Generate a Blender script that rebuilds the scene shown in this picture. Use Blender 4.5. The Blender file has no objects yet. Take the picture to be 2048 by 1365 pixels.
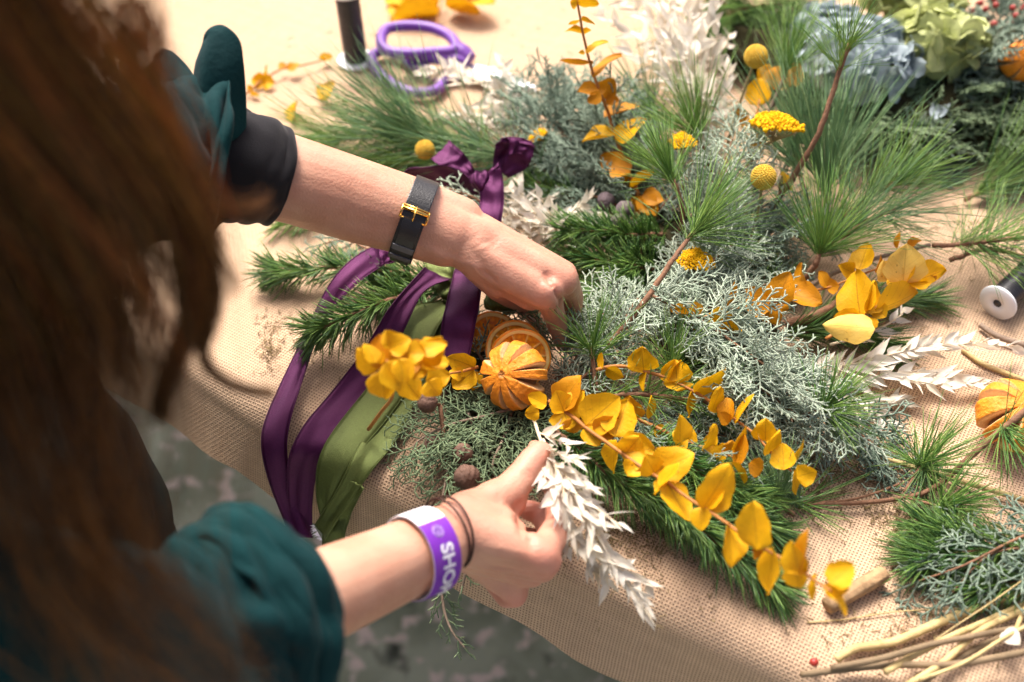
import bpy, math, random
import numpy as np
from mathutils import Vector, noise, Matrix
random.seed(7); rng = np.random.default_rng(7)
sc = bpy.context.scene
col = sc.collection
R_ = math.radians

# ------------------------------------------------------------------ camera, world, light
TH = R_(47); DIST = 1.0; LENS = 40.0; FP = 2048*LENS/36.0
Fw = np.array([0, math.cos(TH), -math.sin(TH)]); Up = np.array([0, math.sin(TH), math.cos(TH)]); Rt = np.array([1., 0, 0])
CAM = -Fw*DIST
cam_d = bpy.data.cameras.new('camera'); cam = bpy.data.objects.new('camera', cam_d); col.objects.link(cam)
cam.location = CAM; cam.rotation_euler = (math.pi/2-TH, 0, 0)
cam_d.lens = LENS; cam_d.sensor_width = 36; cam_d.clip_start = 0.02; cam_d.clip_end = 200
cam_d.dof.use_dof = True; cam_d.dof.focus_distance = 0.91; cam_d.dof.aperture_fstop = 3.2
sc.camera = cam
w = bpy.data.worlds.new('World'); sc.world = w; w.use_nodes = True
wn = w.node_tree.nodes; bg = wn['Background']
sky = wn.new('ShaderNodeTexSky'); sky.sky_type = 'NISHITA'; sky.sun_disc = False
SUN_EL, SUN_AZ = 58, -20     # azimuth from +Y towards +X
sky.sun_elevation = R_(SUN_EL); sky.sun_rotation = R_(SUN_AZ)
sky.air_density = 0.3; sky.dust_density = 6.0; sky.ozone_density = 0.0
w.node_tree.links.new(sky.outputs[0], bg.inputs[0]); bg.inputs[1].default_value = 0.105
sd = bpy.data.lights.new('sun', 'SUN'); sd.energy = 1.5; sd.angle = R_(22); sd.color = (1, .955, .90)
so = bpy.data.objects.new('sun', sd); col.objects.link(so)
so.rotation_euler = (R_(90-SUN_EL), 0, -R_(SUN_AZ)+math.pi)
so.location = (0, 2, 3)
sc.view_settings.view_transform = 'Standard'; sc.view_settings.look = 'None'
sc.view_settings.exposure = 1.76; sc.view_settings.gamma = 1

def ray(x, y): return Fw + Rt*(x-1024)/FP - Up*(y-682.5)/FP
def P(x, y, z=0.0):
    d = ray(x, y); return CAM + d*(z-CAM[2])/d[2]
def PD(x, y, dist): return CAM + ray(x, y)*dist          # at a given forward depth
def depth(p): return float(np.dot(np.asarray(p)-CAM, Fw))
def nrm(v): v = np.asarray(v, float); n = np.linalg.norm(v); return v/(n if n > 1e-9 else 1)
def V(*a): return np.array(a, float)

# ------------------------------------------------------------------ mesh helpers
class MB:
    def __init__(s): s.v = []; s.f = []; s.n = 0; s.c = []
    def add(s, vs, fs, c=None):
        vs = np.asarray(vs, float); o = s.n
        s.v.append(vs); s.f.extend([tuple(i+o for i in f) for f in fs]); s.n += len(vs)
        s.c.append(np.tile([1, 1, 1, 1.], (len(vs), 1)) if c is None else np.asarray(c, float))
    def build(s, name, mat, parent=None, smooth=True, colors=False):
        me = bpy.data.meshes.new(name)
        v = np.concatenate(s.v) if s.v else np.zeros((0, 3))
        org = V(0, 0, 0)
        if parent is None and len(v):
            org = V((v[:, 0].min()+v[:, 0].max())/2, (v[:, 1].min()+v[:, 1].max())/2, v[:, 2].min())
        elif parent is not None:
            org = np.array(parent.get('_o', (0, 0, 0)))
        v = v-org
        me.from_pydata(v.tolist(), [], s.f)
        if smooth: me.polygons.foreach_set('use_smooth', [True]*len(me.polygons))
        if colors:
            a = me.color_attributes.new('Col', 'FLOAT_COLOR', 'POINT'); a.data.foreach_set('color', np.concatenate(s.c).ravel())
        me.materials.append(mat)
        o = bpy.data.objects.new(name, me); col.objects.link(o)
        if parent is not None: o.parent = parent; o['_o'] = tuple(org)
        else: o.location = org; o['_o'] = tuple(org)
        return o
def tag(o, label, cat, group=None, kind=None):
    if label: o['label'] = label
    if cat: o['category'] = cat
    if group: o['group'] = group
    if kind: o['kind'] = kind
    return o
def thing(name, loc, label, cat, group=None):
    o = bpy.data.objects.new(name, None); o.empty_display_size = .02; col.objects.link(o)
    o.location = loc; o['_o'] = tuple(float(a) for a in loc)
    return tag(o, label, cat, group)

def perp(d):
    d = nrm(d); a = V(0, 0, 1) if abs(d[2]) < .9 else V(1, 0, 0)
    x = nrm(np.cross(d, a)); return x, np.cross(d, x)
def smooth_path(pts, n):
    """Catmull-Rom resample"""
    p = [np.asarray(q, float) for q in pts]
    if len(p) == 2: return [p[0]+(p[1]-p[0])*i/(n-1) for i in range(n)]
    p = [2*p[0]-p[1]]+p+[2*p[-1]-p[-2]]; m = len(p)-3; out = []
    for i in range(n):
        t = i/(n-1)*m; k = min(int(t), m-1); t -= k
        a, b, c, d = p[k:k+4]
        out.append(.5*((2*b)+(-a+c)*t+(2*a-5*b+4*c-d)*t*t+(-a+3*b-3*c+d)*t**3))
    return out
def tube(mb, pts, rad, n=6, caps=True, c=None):
    pts = [np.asarray(p, float) for p in pts]; m = len(pts)
    if not hasattr(rad, '__len__'): rad = [rad]*m
    vs = []; x, y = perp(pts[1]-pts[0])
    for i, p in enumerate(pts):
        d = nrm(pts[min(i+1, m-1)]-pts[max(i-1, 0)])
        x = nrm(x-d*np.dot(x, d)); y = np.cross(d, x)
        for k in range(n):
            a = 2*math.pi*k/n; vs.append(p+(x*math.cos(a)+y*math.sin(a))*rad[i])
    fs = [(i*n+k, i*n+(k+1) % n, (i+1)*n+(k+1) % n, (i+1)*n+k) for i in range(m-1) for k in range(n)]
    if caps: fs += [tuple(range(n-1, -1, -1)), tuple(range((m-1)*n, m*n))]
    mb.add(vs, fs, None if c is None else [c]*len(vs))
def segs_build(mb, segs, n=5):
    """segs: list of (a,b,ra,rb) little rods with rounded tips"""
    if not segs: return
    A = np.array([s[0] for s in segs]); B = np.array([s[1] for s in segs]); ra = np.array([s[2] for s in segs]); rb = np.array([s[3] for s in segs])
    d = B-A; L = np.linalg.norm(d, axis=1, keepdims=True)+1e-9; d = d/L
    h = np.where(np.abs(d[:, 2:3]) < .9, [[0, 0, 1.]], [[1., 0, 0]])
    x = np.cross(d, h); x /= np.linalg.norm(x, axis=1, keepdims=True)+1e-9; y = np.cross(d, x)
    N = len(segs); vs = np.zeros((N, 2*n+1, 3))
    for k in range(n):
        a = 2*math.pi*k/n; o = x*math.cos(a)+y*math.sin(a)
        vs[:, k] = A+o*ra[:, None]; vs[:, n+k] = B+o*rb[:, None]
    vs[:, 2*n] = B+d*rb[:, None]*1.2
    base = [(k, (k+1) % n, n+(k+1) % n, n+k) for k in range(n)]+[(n+k, n+(k+1) % n, 2*n) for k in range(n)]
    fs = [tuple(i+j*(2*n+1) for i in f) for j in range(N) for f in base]
    mb.add(vs.reshape(-1, 3), fs)
def needles(mb, b, d, L, wd, bend):
    """vectorised needles: b,d (N,3); L (N,), wd width; bend (N,3)"""
    N = len(b); h = rng.normal(size=(N, 3)); x = np.cross(d, h); x /= np.linalg.norm(x, axis=1, keepdims=True)+1e-9; y = np.cross(d, x)
    vs = np.zeros((N, 10, 3)); L = L[:, None]
    k = 0
    for t, r in ((0, .8), (.4, 1.), (.78, .8)):
        c = b+d*L*t+bend*L*t*t
        for a in range(3):
            an = 2*math.pi*a/3; vs[:, k] = c+(x*math.cos(an)+y*math.sin(an))*(wd/2*r)[:, None]; k += 1
    vs[:, 9] = b+d*L+bend*L
    vs[..., 2] = np.maximum(vs[..., 2], -1.0)
    base = [(r*3+a, r*3+(a+1) % 3, r*3+3+(a+1) % 3, r*3+3+a) for r in range(2) for a in range(3)]+[(6+a, 6+(a+1) % 3, 9) for a in range(3)]
    fs = [tuple(i+j*10 for i in f) for j in range(N) for f in base]
    mb.add(vs.reshape(-1, 3), fs)
def usphere(mb, c, r, nu=10, nv=7, sc_=(1, 1, 1), c_=None, fn=None):
    vs = []; c = np.asarray(c, float)
    for j in range(nv+1):
        ph = math.pi*j/nv
        for i in range(nu):
            a = 2*math.pi*i/nu; q = V(math.sin(ph)*math.cos(a)*sc_[0], math.sin(ph)*math.sin(a)*sc_[1], math.cos(ph)*sc_[2])
            vs.append(c+q*r*(fn(q) if fn else 1))
    fs = [(j*nu+i, (j+1)*nu+i, (j+1)*nu+(i+1) % nu, j*nu+(i+1) % nu) for j in range(nv) for i in range(nu)]
    mb.add(vs, fs, None if c_ is None else [c_]*len(vs))
def leaf(mb, base, tip, side, W, fold=.15, curl=.1, shape='round', nseg=9, wav=0.0):
    """leaf blade as a curved, folded sheet (3D), side = unit vector across"""
    base = np.asarray(base, float); tip = np.asarray(tip, float); d = tip-base; L = np.linalg.norm(d); d = d/(L+1e-9)
    side = nrm(side-d*np.dot(side, d)); nn = np.cross(side, d)
    if nn[2] < 0: nn = -nn
    vs = []; ac = 7; ph = random.uniform(0, 6.28)
    for i in range(nseg+1):
        t = i/nseg
        if shape == 'round': wv = math.sin(math.pi*min(1, t**.72))**.62*(1-.10*t) if t < .93 else .36*(1-t)/.07
        elif shape == 'lance': wv = math.sin(math.pi*t**.62)*(1-t)**.25*1.1 if t < 1 else .01
        else: wv = math.sin(math.pi*t**.85)**.5
        wv = max(wv*(1+.05*math.sin(t*17+base[0]*900)), .015)
        if t == 0: wv = .05
        for k in range(ac):
            u = -1+2*k/(ac-1)
            z = fold*abs(u)**1.5*W/2*wv + curl*L*(t*(1-t)*1.6) + wav*W*math.sin(u*2.2+t*5+ph)*abs(u)
            vs.append(base+d*L*t+side*u*W/2*wv+nn*z)
    fs = [(i*ac+k, i*ac+k+1, (i+1)*ac+k+1, (i+1)*ac+k) for i in range(nseg) for k in range(ac-1)]
    cs = []
    for i in range(nseg+1):
        for k in range(ac): cs.append((i/nseg, k/(ac-1), 0, 1))
    mb.add(vs, fs, cs)

# ------------------------------------------------------------------ materials
def mat(name, c, rough=.6, spec=.4, var=.0, nscale=60, bump=0, bscale=300, sss=0, trans=0, c2=None, island=.0, metal=0, sheen=0, aniso=0):
    m = bpy.data.materials.new(name); m.use_nodes = True; t = m.node_tree; n = t.nodes; l = t.links
    b = n['Principled BSDF']; out = n['Material Output']
    b.inputs['Roughness'].default_value = rough; b.inputs['Specular IOR Level'].default_value = spec; b.inputs['Metallic'].default_value = metal
    if sheen: b.inputs['Sheen Weight'].default_value = sheen; b.inputs['Sheen Roughness'].default_value = .4
    tc = n.new('ShaderNodeTexCoord'); col_out = None
    rgb = n.new('ShaderNodeMix'); rgb.data_type = 'RGBA'
    rgb.inputs[6].default_value = (*c, 1); rgb.inputs[7].default_value = (*(c2 or [x*.55 for x in c]), 1)
    nz = n.new('ShaderNodeTexNoise'); nz.inputs['Scale'].default_value = nscale; nz.inputs['Detail'].default_value = 4; l.new(tc.outputs['Object'], nz.inputs['Vector'])
    mr = n.new('ShaderNodeMapRange'); mr.inputs[1].default_value = .35; mr.inputs[2].default_value = .7; mr.inputs[4].default_value = var if var else 0
    l.new(nz.outputs[0], mr.inputs[0])
    if island:
        g = n.new('ShaderNodeNewGeometry'); ml = n.new('ShaderNodeMath'); ml.operation = 'MULTIPLY_ADD'; ml.inputs[1].default_value = island
        l.new(g.outputs['Random Per Island'], ml.inputs[0]); l.new(mr.outputs[0], ml.inputs[2]); l.new(ml.outputs[0], rgb.inputs[0])
    else: l.new(mr.outputs[0], rgb.inputs[0])
    l.new(rgb.outputs[2], b.inputs['Base Color'])
    if bump:
        bn = n.new('ShaderNodeTexNoise'); bn.inputs['Scale'].default_value = bscale; bn.inputs['Detail'].default_value = 3; l.new(tc.outputs['Object'], bn.inputs['Vector'])
        bp = n.new('ShaderNodeBump'); bp.inputs['Strength'].default_value = bump; bp.inputs['Distance'].default_value = .001; l.new(bn.outputs[0], bp.inputs['Height']); l.new(bp.outputs[0], b.inputs['Normal'])
    if sss:
        b.inputs['Subsurface Weight'].default_value = sss; b.inputs['Subsurface Radius'].default_value = (1, .35, .2); b.inputs['Subsurface Scale'].default_value = .006
    if trans:
        tr = n.new('ShaderNodeBsdfTranslucent'); l.new(rgb.outputs[2], tr.inputs[0]); mx = n.new('ShaderNodeMixShader'); mx.inputs[0].default_value = trans
        l.new(b.outputs[0], mx.inputs[1]); l.new(tr.outputs[0], mx.inputs[2]); l.new(mx.outputs[0], out.inputs[0])
    m['_rgb'] = rgb.name
    return m
def add_spots(m, vc=(.22, .09, .01)):
    t = m.node_tree; n = t.nodes; l = t.links; tc = [q for q in n if q.type == 'TEX_COORD'][0]
    nz = n.new('ShaderNodeTexNoise'); nz.inputs['Scale'].default_value = 260; nz.inputs['Detail'].default_value = 2; l.new(tc.outputs['Object'], nz.inputs['Vector'])
    mr = n.new('ShaderNodeMapRange'); mr.inputs[1].default_value = .68; mr.inputs[2].default_value = .76; mr.inputs[4].default_value = .6; l.new(nz.outputs[0], mr.inputs[0])
    mx = n.new('ShaderNodeMix'); mx.data_type = 'RGBA'; src = n[m['_rgb']].outputs[2]; tg = [k.to_socket for k in src.links]
    l.new(mr.outputs[0], mx.inputs[0]); l.new(src, mx.inputs[6]); mx.inputs[7].default_value = (*vc, 1)
    for s_ in tg: l.new(mx.outputs[2], s_)
def add_veins(m, k=.5, vc=(.30, .12, .01)):
    """veins from the leaf's own along/across coordinates (stored in Col)"""
    t = m.node_tree; n = t.nodes; l = t.links
    at = n.new('ShaderNodeAttribute'); at.attribute_name = 'Col'; sp = n.new('ShaderNodeSeparateColor'); l.new(at.outputs[0], sp.inputs[0])
    def M(op, a, b=None):
        q = n.new('ShaderNodeMath'); q.operation = op
        for i, x in enumerate((a, b)):
            if x is None: continue
            if isinstance(x, (int, float)): q.inputs[i].default_value = x
            else: l.new(x, q.inputs[i])
        return q.outputs[0]
    u = M('ABSOLUTE', M('SUBTRACT', sp.outputs[1], .5))
    mid = M('LESS_THAN', u, .016)
    s = M('FRACT', M('SUBTRACT', M('MULTIPLY', sp.outputs[0], 5.0), M('MULTIPLY', u, 4.0)))
    sv = M('MULTIPLY', M('LESS_THAN', s, .07), .5)
    mx = n.new('ShaderNodeMix'); mx.data_type = 'RGBA'; l.new(M('MULTIPLY', M('MAXIMUM', mid, sv), k), mx.inputs[0])
    src = n[m['_rgb']].outputs[2]; tg = [k_.to_socket for k_ in src.links]
    l.new(src, mx.inputs[6]); mx.inputs[7].default_value = (*vc, 1)
    for s_ in tg: l.new(mx.outputs[2], s_)
def attr_mat(name, rough=.5, bump=.3, bscale=400, sss=0, spec=.4, trans=0):
    m = mat(name, (1, 1, 1), rough, spec, 0, 60, bump, bscale, sss)
    t = m.node_tree; n = t.nodes; l = t.links; at = n.new('ShaderNodeAttribute'); at.attribute_name = 'Col'
    l.new(at.outputs[0], n[m['_rgb']].inputs[6]); l.new(at.outputs[0], n[m['_rgb']].inputs[7])
    return m

M_hair = attr_mat('long_brown_hair', .45, 0, 100, 0, .35)
def _tr(m, k):
    t = m.node_tree; n = t.nodes; tr = n.new('ShaderNodeBsdfTranslucent'); mx = n.new('ShaderNodeMixShader'); mx.inputs[0].default_value = k
    t.links.new(n[m['_rgb']].outputs[2], tr.inputs[0]); t.links.new(n['Principled BSDF'].outputs[0], mx.inputs[1]); t.links.new(tr.outputs[0], mx.inputs[2]); t.links.new(mx.outputs[0], n['Material Output'].inputs[0])
_tr(M_hair, .35)
M_leaf = mat('preserved_yellow_leaf', (.82, .47, .006), .55, .22, .35, 55, .35, 500, 0, .28, (.58, .25, .004), .4); add_veins(M_leaf)
M_leafo = mat('ochre_leaf', (.66, .29, .006), .55, .22, .4, 55, .35, 500, 0, .28, (.42, .15, .004), .45); add_veins(M_leafo)
M_leafp = mat('pale_yellow_leaf', (.84, .60, .16), .6, .2, .4, 60, .3, 500, 0, .25, (.80, .44, .04), .2); add_veins(M_leafp, .3)
add_spots(M_leaf); add_spots(M_leafo); add_spots(M_leafp)
M_lstem = mat('leaf_stem', (.42, .17, .04), .6, .3, .5, 200)
M_pine = mat('long_needles', (.34, .50, .11), .42, .4, .3, 30, 0, 0, 0, .30, (.07, .21, .045), .8)
M_pineb = mat('bluish_needles', (.32, .46, .19), .45, .4, .3, 30, 0, 0, 0, .28, (.07, .19, .085), .8)
M_pined = mat('dark_short_needles', (.22, .36, .075), .38, .5, .3, 30, 0, 0, 0, .2, (.035, .12, .03), .85)
M_bark = mat('reddish_bark', (.25, .13, .075), .8, .2, .8, 250, .8, 500)
M_barkg = mat('grey_bark', (.30, .22, .16), .8, .2, .8, 200, .6, 400)
M_cyp = mat('silver_cypress', (.48, .54, .42), .75, .25, .3, 40, .3, 900, 0, .1, (.22, .30, .21), .6)
M_cypg = mat('green_cypress', (.24, .31, .16), .75, .25, .4, 40, .3, 900, 0, .1, (.085, .135, .075), .7)
M_cypd = mat('dusty_cypress', (.30, .37, .28), .75, .25, .4, 40, .3, 900, 0, .1, (.10, .155, .11), .7)
M_white = mat('bleached_leaf', (.78, .75, .69), .5, .3, .8, 90, .4, 300, 0, .35, (.66, .58, .44), .35)
M_wstem = mat('bleached_stem', (.72, .60, .42), .6, .3, .4, 80)
M_button = mat('craspedia_yellow', (.80, .55, .09), .8, .1, .4, 200, .4, 900, 0, 0, (.55, .33, .04), .3)
M_yar = mat('yarrow_yellow', (.84, .50, .010), .8, .1, .3, 300, .8, 1500, 0, 0, (.66, .30, .006), .4)
M_dstem = mat('dry_stem', (.42, .33, .16), .8, .2, .6, 90, .5, 500)
M_cone = mat('cone_brown', (.15, .085, .06), .75, .25, .7, 120, 1.0, 350, 0, 0, (.055, .028, .02))
M_conep = mat('cone_mauve', (.17, .13, .14), .8, .2, .7, 120, 1.0, 350, 0, 0, (.08, .055, .06))
M_straw = mat('straw', (.56, .43, .20), .65, .25, .9, 90, .8, 300, 0, 0, (.36, .25, .10))
M_strawd = mat('weathered_straw', (.24, .17, .095), .7, .3, .7, 60, .6, 250, 0, 0, (.13, .09, .05))
M_blackwire = mat('black_wire', (.03, .03, .035), .4, .5, .2, 200)
M_whitep = mat('white_plastic', (.82, .83, .84), .35, .5)
M_purplep = mat('purple_plastic', (.15, .045, .30), .42, .5)
M_steel = mat('steel_blade', (.75, .77, .80), .3, .5, 0, 10, 0, 0, 0, 0, None, 0, .6)
M_leather = mat('black_leather', (.012, .012, .014), .38, .5, .3, 100, .35, 900)
M_edge = mat('grey_leather_edge', (.10, .10, .11), .5, .4)
M_gold = mat('gold', (.90, .52, .13), .22, .5, 0, 10, 0, 0, 0, 0, None, 0, 1)
M_teal = mat('teal_corduroy', (.003, .032, .034), .85, .12, .6, 22, .6, 300, 0, 0, (.001, .012, .014), 0, 0, .05)
M_black = mat('black_jersey', (.012, .011, .013), .85, .2, .2, 50, .3, 900, 0, 0, None, 0, 0, .15)
M_apron = mat('dark_olive_apron', (.022, .024, .018), .9, .15, .4, 20, .4, 500)
M_jean = mat('dark_trousers', (.02, .022, .03), .9)
M_shoe = mat('dark_shoe', (.02, .018, .016), .6)
M_hair0 = mat('long_brown_hair_plain', (.24, .088, .014), .45, .3, .6, 6, 0, 0, 0, .35, (.04, .013, .003), .7)
M_band = mat('purple_band', (.17, .025, .38), .4, .4)
M_bandw = mat('white_band', (.82, .80, .84), .45, .4)
M_print = mat('white_print', (.80, .76, .84), .5, .3)
M_logo = mat('faint_white_print', (.50, .36, .68), .5, .3)
M_hairtie = mat('brown_hair_tie', (.05, .02, .015), .6, .3)
M_gapfill = mat('moss_base', (.045, .040, .018), .95, .1, .8, 90, 1, 250, 0, 0, (.015, .013, .008))  # near-black colour of the added filler, stands in for shade in the gaps
M_debris = mat('moss_debris', (.34, .26, .12), .9, .1, .6, 150, 0, 0, 0, 0, (.12, .08, .04), .5)
M_berry = mat('red_berry', (.34, .03, .02), .4, .5, .3, 200)
M_hblue = mat('hydrangea_blue', (.46, .54, .54), .6, .3, .6, 35, .3, 250, 0, .2, (.28, .34, .38), .5)
M_hgreen = mat('hydrangea_green', (.60, .64, .27), .6, .3, .5, 35, .4, 250, 0, .25, (.32, .36, .14), .5)

def satin(name, c, c2):
    m = mat(name, c, .30, .5, .6, 700, .45, 2200, 0, 0, c2)
    b = m.node_tree.nodes['Principled BSDF']; b.inputs['Sheen Weight'].default_value = .05; b.inputs['Sheen Roughness'].default_value = .35
    b.inputs['Sheen Tint'].default_value = (*[min(1, x*3.5+.08) for x in c], 1)
    b.inputs['Metallic'].default_value = .62; b.inputs['Roughness'].default_value = .40; b.inputs['Anisotropic'].default_value = .4
    return m
M_psat = satin('purple_satin', (.075, .008, .057), (.048, .004, .036))
M_gsat = satin('green_satin', (.115, .145, .038), (.08, .10, .025))

def skin_mat():
    m = mat('skin', (.57, .315, .215), .46, .35, .9, 30, .5, 480, .12, 0, (.48, .225, .145))
    t = m.node_tree; n = t.nodes; l = t.links; at = n.new('ShaderNodeAttribute'); at.attribute_name = 'Col'
    sp = n.new('ShaderNodeSeparateColor'); l.new(at.outputs[0], sp.inputs[0])
    mx = n.new('ShaderNodeMix'); mx.data_type = 'RGBA'; src = n[m['_rgb']].outputs[2]; tg = [k.to_socket for k in src.links]
    l.new(sp.outputs[0], mx.inputs[0]); l.new(src, mx.inputs[6]); mx.inputs[7].default_value = (.56, .18, .135, 1)
    for s_ in tg: l.new(mx.outputs[2], s_)
    # fine crease pattern over the noise bump
    vo = n.new('ShaderNodeTexVoronoi'); vo.inputs['Scale'].default_value = 900; tc = [q for q in n if q.type == 'TEX_COORD'][0]; l.new(tc.outputs['Object'], vo.inputs['Vector'])
    bp = [q for q in n if q.type == 'BUMP'][0]; b2 = n.new('ShaderNodeBump'); b2.inputs['Strength'].default_value = .12; b2.inputs['Distance'].default_value = .0006
    l.new(vo.outputs[0], b2.inputs['Height']); l.new(bp.outputs[0], b2.inputs['Normal']); l.new(b2.outputs[0], n['Principled BSDF'].inputs['Normal'])
    return m
M_skin = skin_mat()

def burlap_mat():
    m = bpy.data.materials.new('burlap_weave'); m.use_nodes = True; t = m.node_tree; n = t.nodes; l = t.links; b = n['Principled BSDF']
    b.inputs['Roughness'].default_value = .95; b.inputs['Specular IOR Level'].default_value = .1
    uv = n.new('ShaderNodeUVMap'); uv.uv_map = 'UVMap'
    nz = n.new('ShaderNodeTexNoise'); nz.inputs['Scale'].default_value = 28; nz.inputs['Detail'].default_value = 3; l.new(uv.outputs[0], nz.inputs['Vector'])
    def VM(op, a, b_=None, s=None):
        q = n.new('ShaderNodeVectorMath'); q.operation = op; l.new(a, q.inputs[0])
        if b_ is not None:
            if isinstance(b_, tuple): q.inputs[1].default_value = b_
            else: l.new(b_, q.inputs[1])
        if s is not None: q.inputs['Scale'].default_value = s
        return q.outputs[0]
    def M(op, a, b_=None, c_=None):
        q = n.new('ShaderNodeMath'); q.operation = op
        for i, x in enumerate((a, b_, c_)):
            if x is None: continue
            if isinstance(x, (int, float)): q.inputs[i].default_value = x
            else: l.new(x, q.inputs[i])
        return q.outputs[0]
    off = VM('SCALE', VM('SUBTRACT', nz.outputs[1], (.5, .5, .5)), None, .0032)
    uvd = VM('ADD', uv.outputs[0], off)
    sp = n.new('ShaderNodeSeparateXYZ'); l.new(uvd, sp.inputs[0])
    PIT = .0026; k = 2*math.pi/PIT
    # irregular thread thickness per thread
    def thread_noise(a, off_):
        cell = M('FLOOR', M('MULTIPLY', a, 1/PIT)); w_ = n.new('ShaderNodeTexWhiteNoise'); w_.noise_dimensions = '1D'; l.new(M('ADD', cell, off_), w_.inputs['W']); return w_.outputs[0]
    sx = M('ABSOLUTE', M('SINE', M('MULTIPLY', sp.outputs[0], k/2))); sy = M('ABSOLUTE', M('SINE', M('MULTIPLY', sp.outputs[1], k/2)))
    tx = thread_noise(sp.outputs[0], 3.1); ty = thread_noise(sp.outputs[1], 77.7)
    hx = M('POWER', sx, M('MULTIPLY_ADD', tx, .5, .35)); hy = M('POWER', sy, M('MULTIPLY_ADD', ty, .5, .35))
    over = M('MULTIPLY', M('SINE', M('MULTIPLY', sp.outputs[0], k/2)), M('SINE', M('MULTIPLY', sp.outputs[1], k/2)))
    ov = M('MULTIPLY_ADD', over, .25, .0)
    h = M('ADD', M('MAXIMUM', hx, hy), M('MULTIPLY', ov, .6))
    hole = M('SUBTRACT', 1.0, M('MAXIMUM', M('POWER', sx, .45), M('POWER', sy, .45)))
    holem = n.new('ShaderNodeMapRange'); holem.inputs[1].default_value = .06; holem.inputs[2].default_value = .38; l.new(hole, holem.inputs[0])
    big = n.new('ShaderNodeTexNoise'); big.inputs['Scale'].default_value = 7; big.inputs['Detail'].default_value = 6; l.new(uv.outputs[0], big.inputs['Vector'])
    fine = n.new('ShaderNodeTexNoise'); fine.inputs['Scale'].default_value = 1; fine.inputs['Detail'].default_value = 4; l.new(VM('MULTIPLY', uv.outputs[0], (70, 700, 1)), fine.inputs['Vector'])
    mx = n.new('ShaderNodeMix'); mx.data_type = 'RGBA'; mx.inputs[6].default_value = (.72, .51, .34, 1); mx.inputs[7].default_value = (.60, .41, .265, 1); l.new(big.outputs[0], mx.inputs[0])
    thr = n.new('ShaderNodeMix'); thr.data_type = 'RGBA'; thr.blend_type = 'MULTIPLY'; thr.inputs[0].default_value = .4; l.new(mx.outputs[2], thr.inputs[6])
    tcol = n.new('ShaderNodeCombineColor'); a_ = M('ADD', M('MULTIPLY', tx, .16), M('ADD', M('MULTIPLY', ty, .16), M('MULTIPLY_ADD', fine.outputs[0], .6, .18)))
    for i in range(3): l.new(a_, tcol.inputs[i])
    l.new(tcol.outputs[0], thr.inputs[7])
    dk = n.new('ShaderNodeMix'); dk.data_type = 'RGBA'; dk.inputs[7].default_value = (.10, .055, .028, 1); l.new(M('MULTIPLY', holem.outputs[0], .85), dk.inputs[0]); l.new(thr.outputs[2], dk.inputs[6])
    l.new(dk.outputs[2], b.inputs['Base Color'])
    bp = n.new('ShaderNodeBump'); bp.inputs['Strength'].default_value = .9; bp.inputs['Distance'].default_value = .0011; l.new(h, bp.inputs['Height']); l.new(bp.outputs[0], b.inputs['Normal'])
    return m
M_burlap = burlap_mat()

def floor_mat():
    m = bpy.data.materials.new('mottled_ground'); m.use_nodes = True; t = m.node_tree; n = t.nodes; l = t.links; b = n['Principled BSDF']; b.inputs['Roughness'].default_value = .95
    tc = n.new('ShaderNodeTexCoord')
    def NZ(s, d=4):
        q = n.new('ShaderNodeTexNoise'); q.inputs['Scale'].default_value = s; q.inputs['Detail'].default_value = d; l.new(tc.outputs['Object'], q.inputs['Vector']); return q.outputs[0]
    def RP(x, a, c):
        q = n.new('ShaderNodeMapRange'); q.inputs[1].default_value = a; q.inputs[2].default_value = c; l.new(x, q.inputs[0]); return q.outputs[0]
    def MX(f, a, c):
        q = n.new('ShaderNodeMix'); q.data_type = 'RGBA'; l.new(f, q.inputs[0])
        for i, x in ((6, a), (7, c)):
            if isinstance(x, tuple): q.inputs[i].default_value = x
            else: l.new(x, q.inputs[i])
        return q.outputs[2]
    c = MX(RP(NZ(9), .4, .6), (.22, .25, .18, 1), (.36, .39, .30, 1))
    c = MX(RP(NZ(30, 2), .55, .66), c, (.66, .55, .50, 1))
    c = MX(RP(NZ(16, 3), .60, .72), c, (.035, .04, .03, 1))
    l.new(c, b.inputs['Base Color']); return m
M_floor = floor_mat()

# ------------------------------------------------------------------ ground and table cloth
mb = MB(); mb.add([(-6, -5, -.74), (6, -5, -.74), (6, 7, -.74), (-6, 7, -.74)], [(0, 1, 2, 3)])
tag(mb.build('floor', M_floor), 'mottled green and pink ground far below the table', 'ground', None, 'structure')

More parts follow.
